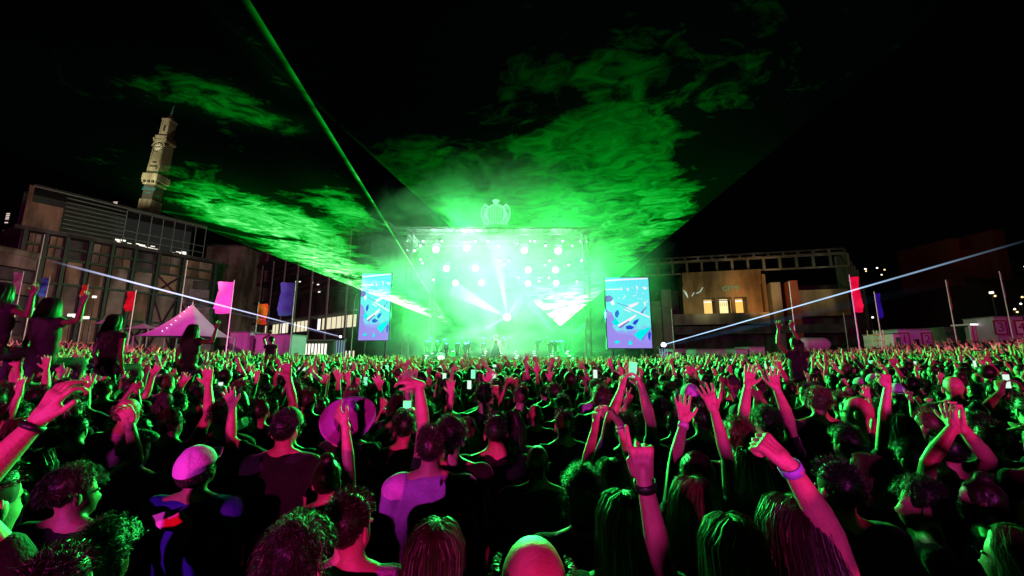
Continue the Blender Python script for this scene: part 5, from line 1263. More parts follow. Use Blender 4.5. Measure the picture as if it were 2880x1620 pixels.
# ------------------------------------------------------------------ the people one can pick out
heroes = []   # (x, y, keep-out radius)
wb_blue = pm('wristband_pale_blue', (.30, .36, .75), .5); wb_blk = pm('wristband_black', (.015, .015, .015), .4); wb_wht = pm('wristband_white', (.7, .65, .7), .5); bead = pm('bracelet_beads', (.6, .5, .4), .3, metal=.3)
def hero(px, pyt, Y, label, h=None, hk='short', hc=1, skin=0, top=0, fem=False, armL=None, armR=None, yaw=0, head=(0, 0), width=1.0, sleeve=.55, extra=None, base=None, sit=False, dz=0, lean=0, hi=True, keep=.34, hatm=None, nohair=False, lod=1):
    """px,pyt: where the top of the head shows; arm targets in world space {'w': point, ...}"""
    tp_ = P(px, pyt, Y) if base is None else base
    x = tp_.x; gz = ground_z(x, Y)
    if h is None: h = max(1.5, min(1.95, (tp_.z - gz - dz - .02) / 1.0 / 1.0))
    Rm = Matrix.Rotation(-yaw, 3, 'Z'); o = Vector((x, Y, gz + dz))
    def loc_(A):
        if A is None: return None
        A = dict(A); A['wrist'] = Rm @ (A['w'] - o)
        for q in ('dir', 'palm', 'pole'):
            if q in A: A[q] = Rm @ Vector(A[q])
        return A
    s = spec(h, fem, loc_(armL), loc_(armR), width, sit, lean, head, sleeve, lod)
    M_ = make_person_meshes(s, hi)
    ex = [e(M_) if callable(e) else e for e in (extra or [])]
    hm = None if nohair or hk is None else (HI if hi else None)
    hm = None if hm is None and hk is None or nohair else (HI[hk] if hi else LO[hk][0])
    r = assemble(M_, s, o, yaw, hm, HAIR[hc], SKIN[skin], TOPM[top] if isinstance(top, int) else top, label, None, ex)
    heroes.append((x, Y, keep)); r['_k'] = s.k; del r['_k']
    return r, M_, s
A_ = lambda px, py, Y, **k: dict(w=P(px, py, Y), **k)
blank = pm('jacket_blue', (.03, .05, .42), .7, .15, 10, .3, spec=.3)

# 1 arm reaching in from the left edge
hero(-60, 1400, 1.4, 'person at the left edge reaching up an arm with watch and clawed open hand', h=1.78, skin=0, top=0, hk='short',
     armR=A_(106, 1185, 1.42, dir=(.30, .25, 1), palm=(.35, 1, -.1), pose='claw', pole=(-.2, -.3, -1)), lod=2, sleeve=.35,
     extra=[lambda M: band(M['arms'][1], .93, .010, .031, wb_blk, 'watch_strap')], keep=.3)
# 2 cap man
art_red = pm('print_red', (.75, .03, .02), .7); art_wht = pm('print_white', (.75, .6, .75), .7); art_blk = pm('print_black', (.02, .02, .02), .7)
def decal(pts, mat, nm_, y=-.155):
    def mk(M, pts=pts):
        b = MB(); n = len(pts); b.add([(x, y, z) for x, z in pts] + [(x, y + .012, z) for x, z in pts], [tuple(range(n)), tuple(range(2 * n - 1, n - 1, -1))] + [(i, i + n, (i + 1) % n + n, (i + 1) % n) for i in range(n)])
        return (nm_, b.mesh(nm_), mat, Matrix.Identity(4))
    return mk
cap_red = [decal([(-.10, 1.335), (-.02, 1.36), (.0, 1.33), (.055, 1.36), (.105, 1.31), (.125, 1.24), (.10, 1.215), (.05, 1.26), (-.03, 1.27), (-.06, 1.29)], art_wht, 'printed_patch', -.150),
           decal([(-.02, 1.335), (.0, 1.32), (.055, 1.345), (.095, 1.31), (.11, 1.245), (.06, 1.265), (-.02, 1.285)], art_red, 'printed_patch', -.1525)]
for i in range(9):
    a = 2 * math.pi * i / 9; c_, s_ = math.cos(a), math.sin(a); cx, cz = .185, 1.20
    cap_red.append(decal([(cx + .012 * c_ - .004 * s_, cz + .012 * s_ + .004 * c_), (cx + .034 * c_, cz + .034 * s_), (cx + .012 * c_ + .004 * s_, cz + .012 * s_ - .004 * c_)], art_wht, 'printed_star', -.128))
hero(562, 1258, 2.35, 'man in pale pink baseball cap and blue jacket printed with a red shape', skin=0, top=blank, hk='fringe', hc=1, width=1.12, sleeve=1.6,
     extra=[('cap', CAPM, cap_pink, 'head')] + cap_red, head=(0, .4), keep=.42)
# 3 wavy haired man low left, 4 curls beside a lilac top
hero(215, 1312, 2.05, 'tall dark haired man at lower left, cheek and ear edged in green', skin=0, top=0, hk='tousled', hc=1, head=(-.5, 0), width=1.1)
hero(290, 1500, 1.5, 'person with tight dark curls at the bottom left next to a lilac collar', h=1.55, skin=2, top=0, hk='curly', hc=0, fem=True)
hero(175, 1490, 1.25, 'person in a lilac top half hidden at the bottom left corner behind the curls', h=1.58, skin=1, top=6, hk='short', hc=0, keep=.2)
# 5 short haired man with pale lilac shirt, centre
hero(1213, 1200, 2.5, 'man with cropped dark hair and violet lit pale shirt, centre of the crowd', skin=0, top=6, hk='short', hc=1, width=1.1, sleeve=.9, keep=.42)
hero(1270, 1130, 2.65, 'person raising a bare red lit arm with limp wrist behind the lilac shirted man', h=1.74, skin=0, top=0, hk='tousled', hc=0,
     armL=A_(1178, 1075, 2.6, dir=(-.9, .2, .25), palm=(0, .5, -1), pose='relaxed', pole=(1, .1, -.2)), lod=2, sleeve=.25, keep=.3)
# 6 wide hat, 7 arm before it
hero(985, 1122, 3.2, 'person in a wide brimmed purple felt hat tilted to the back', skin=0, top=0, hk='long', hc=1, fem=True, extra=[('hat', HATM, hat_m, 'head')], head=(.15, .75), hi=False, h=1.76)
hero(925, 1265, 2.35, 'person holding a bare arm up in front of the purple hat with fingers flung back', h=1.56, skin=0, top=0, hk='bun', hc=1, fem=True,
     armR=A_(968, 1152, 2.35, dir=(-.6, .1, .75), palm=(.4, 1, .4), pose='relaxed', pole=(.4, -.3, -1)), lod=2, sleeve=.2)
# 8..11 front row heads
hero(1225, 1462, 1.38, 'woman with long centre parted hair at the bottom centre, hair sheen on her crown', skin=0, top=0, hk='long', hc=2, fem=True)
hero(1500, 1492, .95, 'bald crowned man at the bottom centre with a pink shining scalp', skin=0, top=0, hk='fringe', hc=1, width=1.1, keep=.33)
hero(1640, 1322, 1.85, 'person with thick curly hair lit green right of centre near the front', skin=1, top=0, hk='curly', hc=1)
hero(990, 1385, 1.62, 'man with a close cropped side, bare ear and violet collar, lower left of centre', skin=0, top=6, hk='short', hc=1, head=(-.35, 0))
hero(838, 1462, 1.32, 'person with tousled dark hair at the bottom, left of the violet collar', skin=0, top=0, hk='tousled', hc=1, width=1.1)
# 12 fist with blue wristband
hero(2215, 1392, 1.42, 'long haired person at lower right raising a fist with a pale blue wristband', skin=0, top=0, hk='longwavy', hc=2, fem=False,
     armR=A_(2200, 1268, 1.28, dir=(-.55, .25, .62), palm=(-.4, .9, -.3), pose='fist', pole=(1, -.2, -.45)), lod=2, sleeve=.22, width=.95,
     extra=[lambda M: band(M['arms'][1], .95, .013, .030, wb_blue)])
# 13 pointing hand with watch
hero(2052, 1448, 1.36, 'straight haired blonde woman at the bottom raising a pointing hand with a black watch', skin=0, top=0, hk='long', hc=3, fem=True,
     armL=A_(1805, 1325, 1.20, dir=(-.02, .15, 1), palm=(.3, 1, 0), pose='point', pole=(-.5, -.3, -1)), lod=2, sleeve=.3,
     extra=[lambda M: band(M['arms'][0], .93, .012, .028, wb_blk, 'watch_strap')])
hero(1945, 1340, 1.8, 'woman with long wavy fair hair between the pointing hand and the wristband fist', skin=0, top=0, hk='longwavy', hc=3, fem=True)
hero(1755, 1440, 1.5, 'woman with long brown hair just left of the pointing hand', h=1.66, skin=0, top=0, hk='long', hc=2, fem=True, keep=.2)
# hand pair right of centre
hero(1955, 1225, 2.1, 'person with both bare arms raised, left one with a white wristband and fingers spread', h=1.66, skin=0, top=0, hk='ponytail', hc=2, fem=True,
     armL=A_(1925, 1178, 2.35, dir=(.05, .1, 1), palm=(0, -1, 0.1), pose='open', pole=(-.6, -.2, -1)), armR=A_(2005, 1135, 2.3, dir=(-.25, .1, 1), palm=(0, 1, .1), pose='open', pole=(1, -.2, -.6)), lod=2, sleeve=.2,
     extra=[lambda M: band(M['arms'][0], .92, .014, .026, wb_wht)])
hero(1760, 1170, 3.1, 'person lifting a phone overhead with two bare arms forming an arch', h=1.70, skin=0, top=6, hk='short', hc=1,
     armL=A_(1757, 1062, 3.0, dir=(.3, .3, 1), palm=(1, .4, 0), pose='hold', pole=(-1, 0, -.2)), armR=A_(1800, 1062, 3.0, dir=(-.3, .3, 1), palm=(-1, .4, 0), pose='hold', pole=(1, 0, 0)), lod=2, sleeve=.5)
phone(P(1780, 1040, 3.05), 0, 'bright phone held up by two arms forming an arch right of centre', 1, R(8), .8)
hero(1715, 1265, 2.2, 'person with bracelets joining both hands overhead in a loop', h=1.60, skin=0, top=0, hk='long', hc=1, fem=True,
     armL=A_(1680, 1150, 2.5, dir=(.2, .1, 1), palm=(1, .3, 0), pose='claw', pole=(-1, 0, -1)), armR=A_(1735, 1160, 2.45, dir=(-.6, .1, .9), palm=(-1, .3, 0), pose='claw', pole=(1, 0, -.3)), lod=2, sleeve=.3,
     extra=[lambda M: band(M['arms'][1], .9, .006, .027, bead, 'bracelet'), lambda M: band(M['arms'][1], .82, .005, .029, bead, 'bracelet')])
hero(2150, 1135, 3.3, 'dark haired person with arms in a wide V and both palms spread, right of centre', h=1.72, skin=0, top=0, hk='tousled', hc=0,
     armL=A_(2103, 1062, 3.1, dir=(.35, .1, 1), palm=(0, -1, .1), pose='open', pole=(-1, 0, -.4)), armR=A_(2178, 1068, 3.1, dir=(-.1, .1, 1), palm=(0, -1, .1), pose='open', pole=(1, 0, -.5)), lod=2, sleeve=.4)
hero(2520, 1165, 3.0, 'person punching one straight bare arm up near the right edge', h=1.7, skin=0, top=0, hk='long', hc=1, fem=True,
     armL=A_(2500, 1040, 2.9, dir=(.05, .1, 1), palm=(0, 1, 0), pose='fist', pole=(-.3, 0, -1)), lod=2, sleeve=.2)
hero(2655, 1205, 2.6, 'person with two slim raised forearms pressed side by side on the right', h=1.66, skin=1, top=0, hk='short', hc=0,
     armL=A_(2682, 1200, 2.4, dir=(0, .1, 1), palm=(1, .2, 0), pose='claw', pole=(-1, 0, -1)), armR=A_(2705, 1200, 2.4, dir=(0, .1, 1), palm=(-1, .2, 0), pose='claw', pole=(1, 0, -1)), lod=2, sleeve=.3)
hero(2410, 1110, 3.4, 'shaven headed man, right of centre, scalp half green and half pink', skin=0, top=0, nohair=True, yaw=.7, width=1.1)
hero(1512, 1245, 2.55, 'shaven headed man in the centre with a pink spot on his scalp', skin=0, top=0, nohair=True, width=1.05)
hero(1505, 1132, 4.2, 'bald man further back in the centre with a red lit scalp', skin=0, top=0, nohair=True)
hero(2672, 1032, 4.4, 'tall bald man towards the right edge half lit magenta', skin=0, top=0, nohair=True, yaw=-.6, h=1.9)
hero(805, 1160, 2.9, 'man in a black cap worn backwards, left of the purple hat', skin=0, top=0, hk='short', hc=0, extra=[('cap', CAPB, cap_blk, 'head')], h=1.74)
hero(675, 1035, 4.0, 'man in three quarter profile lit red at left of centre', skin=0, top=1, hk='short', hc=1, yaw=-1.2, h=1.8)
hero(615, 1045, 4.2, 'second man in profile lit red, just left of the first', skin=0, top=6, hk='short', hc=0, yaw=-1.1, h=1.78)
hero(380, 1250, 2.8, 'person bending a bare arm overhead with a loose ring of fingers, left side', h=1.62, skin=0, top=0, hk='short', hc=0,
     armL=A_(365, 1195, 2.7, dir=(-.4, .1, .7), palm=(.3, -1, .2), pose='hold', pole=(1, 0, .2)), lod=2, sleeve=.3)
# profiles and tilted faces at the right
for (px, py, Y, yw, hk_, hc_, lab, tp_) in ((2590, 1345, 2.05, .95, 'tousled', 0, 'man in green edged profile facing left at lower right', 0), (2430, 1275, 2.5, .5, 'longwavy', 3, 'woman with thick fair hair tumbling at the right', 0),
        (2760, 1375, 2.2, .8, 'bun', 1, 'person with a bow topped head looking left near the right edge', 0), (2850, 1480, 1.6, .4, 'long', 3, 'woman with long fair hair in the bottom right corner', 0),
        (2745, 1160, 3.4, .9, 'short', 1, 'man in profile facing left under a raised arm at the right', 1), (2600, 1195, 3.8, .7, 'ponytail', 2, 'woman with green lit cheek looking left beside the striped shirt', 0),
        (2380, 1200, 3.0, .2, 'curly', 0, 'big round head of curls right of the wristband fist', 0), (2560, 1240, 2.8, .1, 'curly', 0, 'dark rounded curls in front of the striped shirt', 1)):
    hero(px, py, Y, lab, skin=0, top=tp_, hk=hk_, hc=hc_, yaw=yw, fem=hk_ in ('bun', 'longwavy', 'long', 'ponytail'))
# people sitting on shoulders
for (px, py, Y, wl, wr, hk_, lab) in (
    (150, 842, 5.2, None, (235, 850), 'longwavy', 'long haired woman silhouetted on someone\'s shoulders at the left'),
    (326, 888, 6.3, None, None, 'long', 'woman with straight hair sitting on shoulders between the red flags'),
    (545, 915, 7.6, None, (608, 925), 'longwavy', 'woman in a strappy black top on shoulders before the magenta marquee, hand raised'),
    (14, 800, 4.8, None, (92, 830), 'longwavy', 'woman at the far left edge on shoulders stretching an arm to the right'),
    (2235, 948, 7.2, (2190, 925), (2222, 915), 'ponytail', 'dark figure on shoulders with both arms thrown up before the rust red pier'),
    (764, 948, 13, (760, 940), None, 'short', 'distant figure raised above the left crowd before the pink cabins')):
    top_ = P(px, py, Y); gz = ground_z(top_.x, Y); h_ = 1.66; dz = top_.z - gz - h_
    kw = {}
    if wl: kw['armL'] = A_(*wl, Y - .1, dir=(0, 0, 1), palm=(0, -1, 0), pose='open', pole=(-1, 0, -.2))
    if wr: kw['armR'] = A_(*wr, Y - .1, dir=(.2, 0, 1), palm=(0, -1, 0), pose='open', pole=(.5, 0, -1))
    hero(px, py, Y, lab, h=h_, dz=dz, sit=True, skin=3, top=0, hk=hk_, hc=0, fem=True, sleeve=0, keep=.05, **kw)

# ------------------------------------------------------------------ individuals of the nearer crowd
rg = random.Random(21)
def up(sd, kind, k=1.0):
    if kind == 'up': return dict(wrist=(sd * .22 + rg.gauss(0, .05), .12, 1.95), palm=(0, rg.choice((1, -1)), .1), pose=rg.choice(('open', 'relaxed', 'point')), pole=(sd, 0, -.4), dir=(rg.gauss(0, .2), .1, 1))
    if kind == 'bent': return dict(wrist=(sd * .30, .22, 1.68), palm=(0, 1, .2), pose=rg.choice(('fist', 'relaxed', 'two')), pole=(sd, -.1, -.8), dir=(-sd * .2, .2, 1))
    if kind == 'wide': return dict(wrist=(sd * .48, .05, 1.83), palm=(0, -1, .1), pose='open', pole=(sd * .4, -.1, -1), dir=(sd * .35, .1, 1))
    if kind == 'phone': return dict(wrist=(sd * .10, .28, 1.66), palm=(-sd, .4, 0), pose='hold', pole=(sd, 0, -.8), dir=(-sd * .3, .2, 1))
    if kind == 'cross': return dict(wrist=(sd * .02, .12, 1.92), palm=(0, 1, 0), pose='relaxed', pole=(sd, 0, .1), dir=(-sd * .6, .1, .6))
PROTO = []
for (aL, aR, fem, w_, desc) in ((None, None, False, 1, 'arms down'), (None, None, True, 1, 'arms down'), (None, 'up', False, 1, 'right arm raised'), ('up', None, True, 1, 'left arm raised'),
                              ('wide', 'wide', False, 1, 'both arms spread in a V'), ('up', 'up', True, 1, 'both arms straight up'), ('bent', None, False, 1.1, 'left hand bent beside the head'), (None, 'bent', True, 1, 'right hand bent beside the head'),
                              ('phone', 'phone', False, 1, 'two hands holding up a phone'), ('cross', 'cross', True, 1, 'hands joined overhead'), (None, None, False, 1.15, 'broad shoulders and arms down'), (None, 'wide', True, 1, 'right arm stretched up and out'), ('wide', None, False, 1, 'left arm stretched up and out')):
    s = spec(1.75 if not fem else 1.66, fem, up(-1, aL) if aL else None, up(1, aR) if aR else None, w_, sleeve=rg.choice((.3, .55, .6)))
    PROTO.append((s, make_person_meshes(s, False), desc, fem))
cand = []
sp_ = .60
yy = 1.35; row = 0
while yy < 34.0:
    stp = .50 if yy < 20 else .66
    half = 1.36 * yy + 1.0; xs = -half + (row % 2) * sp_ * .5; 
    while xs < half:
        x = xs + rg.gauss(0, .09); y = yy + rg.gauss(0, .08)
        if y > 1.25 and not (abs(x) < 11 and y > 31.2) and abs(x) < 38: cand.append((x, y))
        xs += .465 if yy < 20 else .62
    yy += stp; row += 1
def clear(x, y):
    for hx, hy, r in heroes:
        if (x - hx) ** 2 + (y - hy) ** 2 < (r + (.08 if y < 3 else 0)) ** 2: return False
    return True
cand = [c for c in cand if clear(*c)]
cand = [c for c in cand if not any(1 < c[1] < ty - .1 and abs(tx + (5 - tx) * (c[1] - ty) / (-20 - ty) - c[0]) < .33 for tx, ty in ((-1.75, 2.35), (-1.35, 3.2))) and not (1 < c[1] < 2.2 and abs(-1.75 - 6.25 * (2.35 - c[1]) / 21.35 - c[0]) < .33) and not (1 < c[1] < 2.4 and abs(-.5 - 7.5 * (2.5 - c[1]) / 21.5 - c[0]) < .3)]
behind = []  # unseen rows behind the camera, added to shade the rear lamps
for i in range(16):
    for j in range(30):
        bx_, by_ = -8.4 + j * .58 + rg.gauss(0, .08), -.75 - i * .62 + rg.gauss(0, .08)
        lane = False     # gaps cut so the rear light reaches chosen people
        for (tx, ty) in ((-1.75, 2.35), (-.5, 2.5), (-1.35, 3.2), (.05, .95)):
            for (lx, ly) in ((5, -20),):
                u = (by_ - ty) / (ly - ty); 
                if abs(tx + (lx - tx) * u - bx_) < .36 and u < .5: lane = True
        if abs(-.5 - 7.5 * (2.5 - by_) / 21.5 - bx_) < .33 and by_ > -7: lane = True
        if abs(-1.75 - 6.25 * (2.35 - by_) / 21.35 - bx_) < .42 and by_ > -8: lane = True
        if not lane: behind.append((bx_, by_))
# keep the line of sight to the nearest raised arms
NB = 270
infr = sorted([c for c in cand if abs(c[0]) < 1.33 * c[1] + .35], key=lambda c: c[1])
near = infr[:NB]; near_set = set(near); far = [c for c in cand if c not in near_set and c[1] > 1.2 and not (c[1] < near[-1][1])]
print('near limit', near[-1][1], 'far', len(far))
def where(x, y):
    r = x / y
    hz = ['far left', 'left side', 'left of centre', 'middle', 'right of centre', 'right side', 'far right'][min(6, max(0, int((r + 1.33) / 2.66 * 7)))]
    return hz
used = {}
rows = ['first', 'second', 'third', 'fourth', 'fifth', 'sixth', 'seventh', 'eighth', 'ninth', 'tenth', 'eleventh', 'twelfth', 'thirteenth', 'fourteenth', 'fifteenth']
for n, (x, y) in enumerate(near):
    wts = [9, 9, .3, .3, .1, .1, .4, .4, 0, .1, 7, .1, .1] if y < 2.6 else [8, 8, 1.4, 1.4, .9, .9, 1.3, 1.3, .8, .6, 5, .9, .9]
    s, M_, desc, fem = rg.choices(PROTO, wts)[0]
    hk_ = rg.choices(['long', 'longwavy', 'bun', 'ponytail', 'curly'] if fem else ['short', 'tousled', 'curly', 'fringe', 'short'], [5, 3, 1, 2, 1] if fem else [4, 3, 1, .8, 3])[0]
    hc_ = rg.choices(range(5), [4, 4, 3, 2, .5])[0]; tp_ = rg.choices(range(8), [8, 4, 3, 1.5, 1, .7, .6, 3])[0]; sk = rg.choices(range(4), [6, 3, 1, .6])[0]
    hs = rg.uniform(.90, 1.055); gz = ground_z(x, y)
    if y < 1.9: hs = min(hs, .95)
    hm = (HI[hk_] if y < 2.2 else rg.choice(LO[hk_])); rz = rg.gauss(0, .16) + (-.35 * x / max(y, 3)) * .5
    ri = min(14, int((y - 1.25) / .50))
    hd = {'short': 'short %s hair', 'tousled': 'tousled %s hair', 'long': 'long straight %s hair', 'longwavy': 'long wavy %s hair', 'curly': 'curly %s hair', 'bun': '%s bun', 'ponytail': '%s ponytail', 'fringe': 'balding %s hair'}[hk_] % ['black', 'dark', 'brown', 'blonde', 'grey'][hc_]
    ds = {'both arms spread in a V': 'arms in V', 'both arms straight up': 'both arms up', 'right arm stretched up and out': 'right arm out', 'left arm stretched up and out': 'left arm out', 'left hand bent beside the head': 'left hand by head', 'right hand bent beside the head': 'right hand by head', 'two hands holding up a phone': 'holding phone up',
          'broad shoulders and arms down': 'broad shouldered', 'left hand bent beside the head': 'left hand by head', 'right hand bent beside the head': 'right hand by head'}.get(desc, desc)
    lab = '%s person, %s top, %s, %s row, %s' % (hd if TOPS[tp_][0] not in ('dark green', 'dark grey') else hd.replace('straight ', '').replace('wavy ', ''), TOPS[tp_][0], ds, rows[ri], where(x, y))
    ex = []
    if rg.random() < .12 and hk_ in ('short', 'long'): ex = [('cap', CAPB if rg.random() < .5 else CAPM, rg.choice((cap_blk, cap_blk, TOPM[7], cap_pink)), 'head')]; hm = LO['fringe'][0]; lab = lab.replace(hd + ' person', 'capped person')
    used.setdefault(lab, [])
    root = assemble(M_, s, (x, y, gz), rz, hm, HAIR[hc_], SKIN[sk], TOPM[tp_], lab, 'people standing in the nearer crowd', ex)
    root.scale = (hs, hs, hs); used.setdefault(lab, []).append(root)
    if desc.startswith('two hands'):
        q = Matrix.Translation((x, y, gz)) @ Matrix.Rotation(rz, 4, 'Z') @ Vector((0, .31 * hs, 1.76 * hs))
        phone(q, rz, 'lit phone held up in both hands, %s row, %s' % (rows[ri], where(x, y)), n)

ORD = ['first', 'second', 'third', 'fourth', 'fifth', 'sixth', 'seventh', 'eighth', 'ninth', 'tenth', 'eleventh', 'twelfth', 'thirteenth', 'fourteenth', 'fifteenth', 'sixteenth', 'seventeenth', 'eighteenth', 'nineteenth', 'twentieth'] + ['twenty-' + q for q in ('first', 'second', 'third', 'fourth', 'fifth', 'sixth', 'seventh', 'eighth', 'ninth')] + ['thirtieth'] + ['thirty-' + q for q in ('first', 'second', 'third', 'fourth', 'fifth', 'sixth', 'seventh', 'eighth', 'ninth')]
def by_order(objs, fmt):
    for k, o in enumerate(sorted(objs, key=lambda o: o.location.x / max(.5, o.location.y))): o['label'] = fmt % ORD[min(k, len(ORD) - 1)]
for lab, rs in used.items():
    if len(rs) == 2:
        rs.sort(key=lambda o: o.location.x); rs[0]['label'] = lab + ', left one'; rs[1]['label'] = lab + ', right one'
    elif len(rs) > 2: by_order(rs, lab + ', %s')
# ------------------------------------------------------------------ the rest of the crowd, past three hundred: one mass
def low_figure(seed, arms, hs_=1.0):
    r = random.Random(seed); b = MB(); b.cur = 0
    fem = r.random() < .5; skin_i, top_i, hair_i = 0, 1, 2
    def el(c, rr, nu=8, nv=6): b.ell(c, rr, None, nu, nv)
    b.cur = top_i; 
    el((0, 0, 1.22), (.20, .13, .28)); b.capsule((-.15, 0, 1.40), (.15, 0, 1.40), .075, .075, 6)
    b.cur = skin_i; b.tube((0, 0, 1.42), (0, .01, 1.56), .055, .05, 6, False); el((0, .02, 1.62), (.072, .085, .105))
    b.cur = hair_i
    kind = r.choice(('s', 'l', 's', 'l', 'c', 'b'))
    if kind != 'b': el((0, -.015, 1.665), (.084, .098, .090), 10, 7)
    if kind == 'l': el((0, -.06, 1.50), (.095, .055, .20)); el((0, -.07, 1.38), (.08, .035, .15))
    if kind == 'c': el((0, -.03, 1.66), (.115, .12, .12), 9, 7)
    if kind != 'b':
        for i in range(14):
            a = r.uniform(-2, 2); t = r.uniform(0, 1.3); p = head_pt(a, t, 1.15) + Vector((0, 0, 1.635)); o = (p - Vector((0, 0, 1.635))).normalized(); q = p + (o + Vector((r.gauss(0, .5), r.gauss(0, .5), -.1))) * .03
            l = Vector((.006, 0, 0)); b.add([p - l, p + l, q], [(0, 1, 2)])
    for sd, A in ((-1, arms[0]), (1, arms[1])):
        sh = Vector((sd * .18, 0, 1.40))
        if A == 0: el_, wr = sh + Vector((sd * .05, -.03, -.28)), sh + Vector((sd * .03, .1, -.5)); 
        else:
            if A == 1: t = Vector((sd * r.uniform(.1, .35), r.uniform(-.05, .25), r.uniform(1.82, 1.98)))
            elif A == 2: t = Vector((sd * r.uniform(.35, .55), .1, r.uniform(1.65, 1.85)))
            else: t = Vector((sd * r.uniform(-.05, .12), .25, r.uniform(1.62, 1.85)))
            el_, wr = ik(sh, t, .30, .265, Vector((sd, r.uniform(-.3, .3), -.5)))
        b.cur = top_i if A == 0 else (top_i if r.random() < .12 else skin_i)
        b.tube(sh, el_, .052, .042, 6, False); b.tube(el_, wr, .044, .028, 6); b.cur = skin_i
        b.ell(el_, (.042,) * 3, None, 6, 4)
        if A:
            d = ((wr - el_).normalized() + Vector((r.gauss(0, .3), r.gauss(0, .2), .3))).normalized(); n = Vector((r.gauss(0, .5), r.choice((-1, 1)), 0)); d, n, l = ortho(d, n)
            b.capsule(wr, wr + d * .07, .030, .036, 6)
            if r.random() < .7:
                for i, (L_, off) in enumerate(FL):
                    p = wr + d * .085 + l * off; v = (d + l * (off * 6) + n * r.uniform(0, .5)).normalized(); b.tube(p, p + v * L_, .0095, .007, 4)
                b.tube(wr + d * .03 + l * .03, wr + d * .075 + l * .075, .012, .009, 4)
            else: b.ell(wr + d * .08, (.04, .035, .045), None, 6, 5)
    return b
ARMS = [(0, 0), (0, 0), (0, 0), (1, 0), (0, 1), (0, 0), (2, 2), (0, 0), (2, 0), (3, 3), (0, 0), (1, 0), (0, 1), (1, 1), (0, 3), (0, 0), (0, 2), (0, 0), (0, 0), (0, 0)]
LOWF = [low_figure(100 + i, ARMS[i % len(ARMS)]) for i in range(28)]
LV = [np.array(b.v) for b in LOWF]
allv = []; allf = []; allm = []; base_i = 0
mats_far = [SKIN[0], SKIN[1], SKIN[2], TOPM[0], TOPM[1], TOPM[2], TOPM[7], TOPM[5], TOPM[6], HAIR[0], HAIR[1], HAIR[2], HAIR[3]]
ntri = 0; fphones = []
for (x, y) in far + behind:
    i = rg.randrange(28) if y > 0 else rg.choice((0, 1, 2, 17, 18, 20, 21, 22, 3 if y < -3 else 0))
    if y > 22 and rg.random() < .25: continue
    v = LV[i]; a = rg.gauss(0, .3); hs = rg.uniform(.93, 1.07); hs = rg.uniform(1.03, 1.10) if y < 0 else hs; c, s_ = math.cos(a) * hs, math.sin(a) * hs; gz = ground_z(x, y)
    mir = rg.choice((-1, 1))
    vx = v[:, 0] * mir
    nv_ = np.stack([vx * c - v[:, 1] * s_ + x, vx * s_ + v[:, 1] * c + y, v[:, 2] * hs + gz], 1)
    allv.append(nv_); sk = rg.choices((0, 1, 2), (5, 3, 1))[0]; tp_ = 3 + rg.choices(range(6), (6, 3, 2, 2, .5, .5))[0]; hr = 9 + rg.choices(range(4), (4, 4, 2, 1.5))[0]
    mm_ = (sk, tp_, hr)
    for f_, m_ in zip(LOWF[i].f, LOWF[i].m):
        allf.append([q + base_i for q in f_]); allm.append(mm_[m_])
    base_i += len(v)
    if y > 0 and rg.random() < .02 and abs(x) < 14: fphones.append((x, y, gz))
me = bpy.data.meshes.new('crowd'); V = np.concatenate(allv)
lt = np.fromiter((len(f_) for f_ in allf), dtype=np.int32, count=len(allf)); li = np.concatenate([np.array(f_, dtype=np.int32) for f_ in allf]) if False else np.fromiter((q for f_ in allf for q in f_), dtype=np.int32, count=int(lt.sum()))
me.vertices.add(len(V)); me.vertices.foreach_set('co', V.ravel()); me.loops.add(len(li)); me.loops.foreach_set('vertex_index', li)
me.polygons.add(len(lt)); ls = np.concatenate([[0], np.cumsum(lt)[:-1]]).astype(np.int32); me.polygons.foreach_set('loop_start', ls); me.polygons.foreach_set('loop_total', lt)
for m_ in mats_far: me.materials.append(m_)
me.polygons.foreach_set('material_index', np.array(allm, dtype=np.int32)); me.polygons.foreach_set('use_smooth', np.ones(len(lt), dtype=bool)); me.update(calc_edges=True); me.validate()
crowd = bpy.data.objects.new('distant_crowd', me); COL.objects.link(crowd); crowd['kind'] = 'stuff'
print('far tris', int((lt - 2).sum()))
for i, (x, y, gz) in enumerate(fphones[:26]):
    phone((x + .1, y + .25, gz + 1.80), rg.gauss(0, .2), 'small glowing phone screen lifted over the middle of the distant crowd', i, rg.choice((0, 0, R(90))), 1.15)
fs_ = [(1250, 1060, 8), (1341, 1050, 9), (1387, 1048, 9), (1674, 1052, 7), (1265, 1033, 14), (300, 998, 9), (1320, 1082, 7)]
for i, (px, py, Y) in enumerate(fs_):
    phone(P(px, py, Y), 0, 'bright phone screen held up %s' % ['left of the singer in the mid crowd', 'upright just below the singer', 'upright right below the singer, second of two', 'upright near the middle right of the crowd', 'sideways below the stage left lights', 'above the left crowd near the red flag', 'low in the middle crowd'][i], 0, R(90) if i == 4 else 0, 1.0)

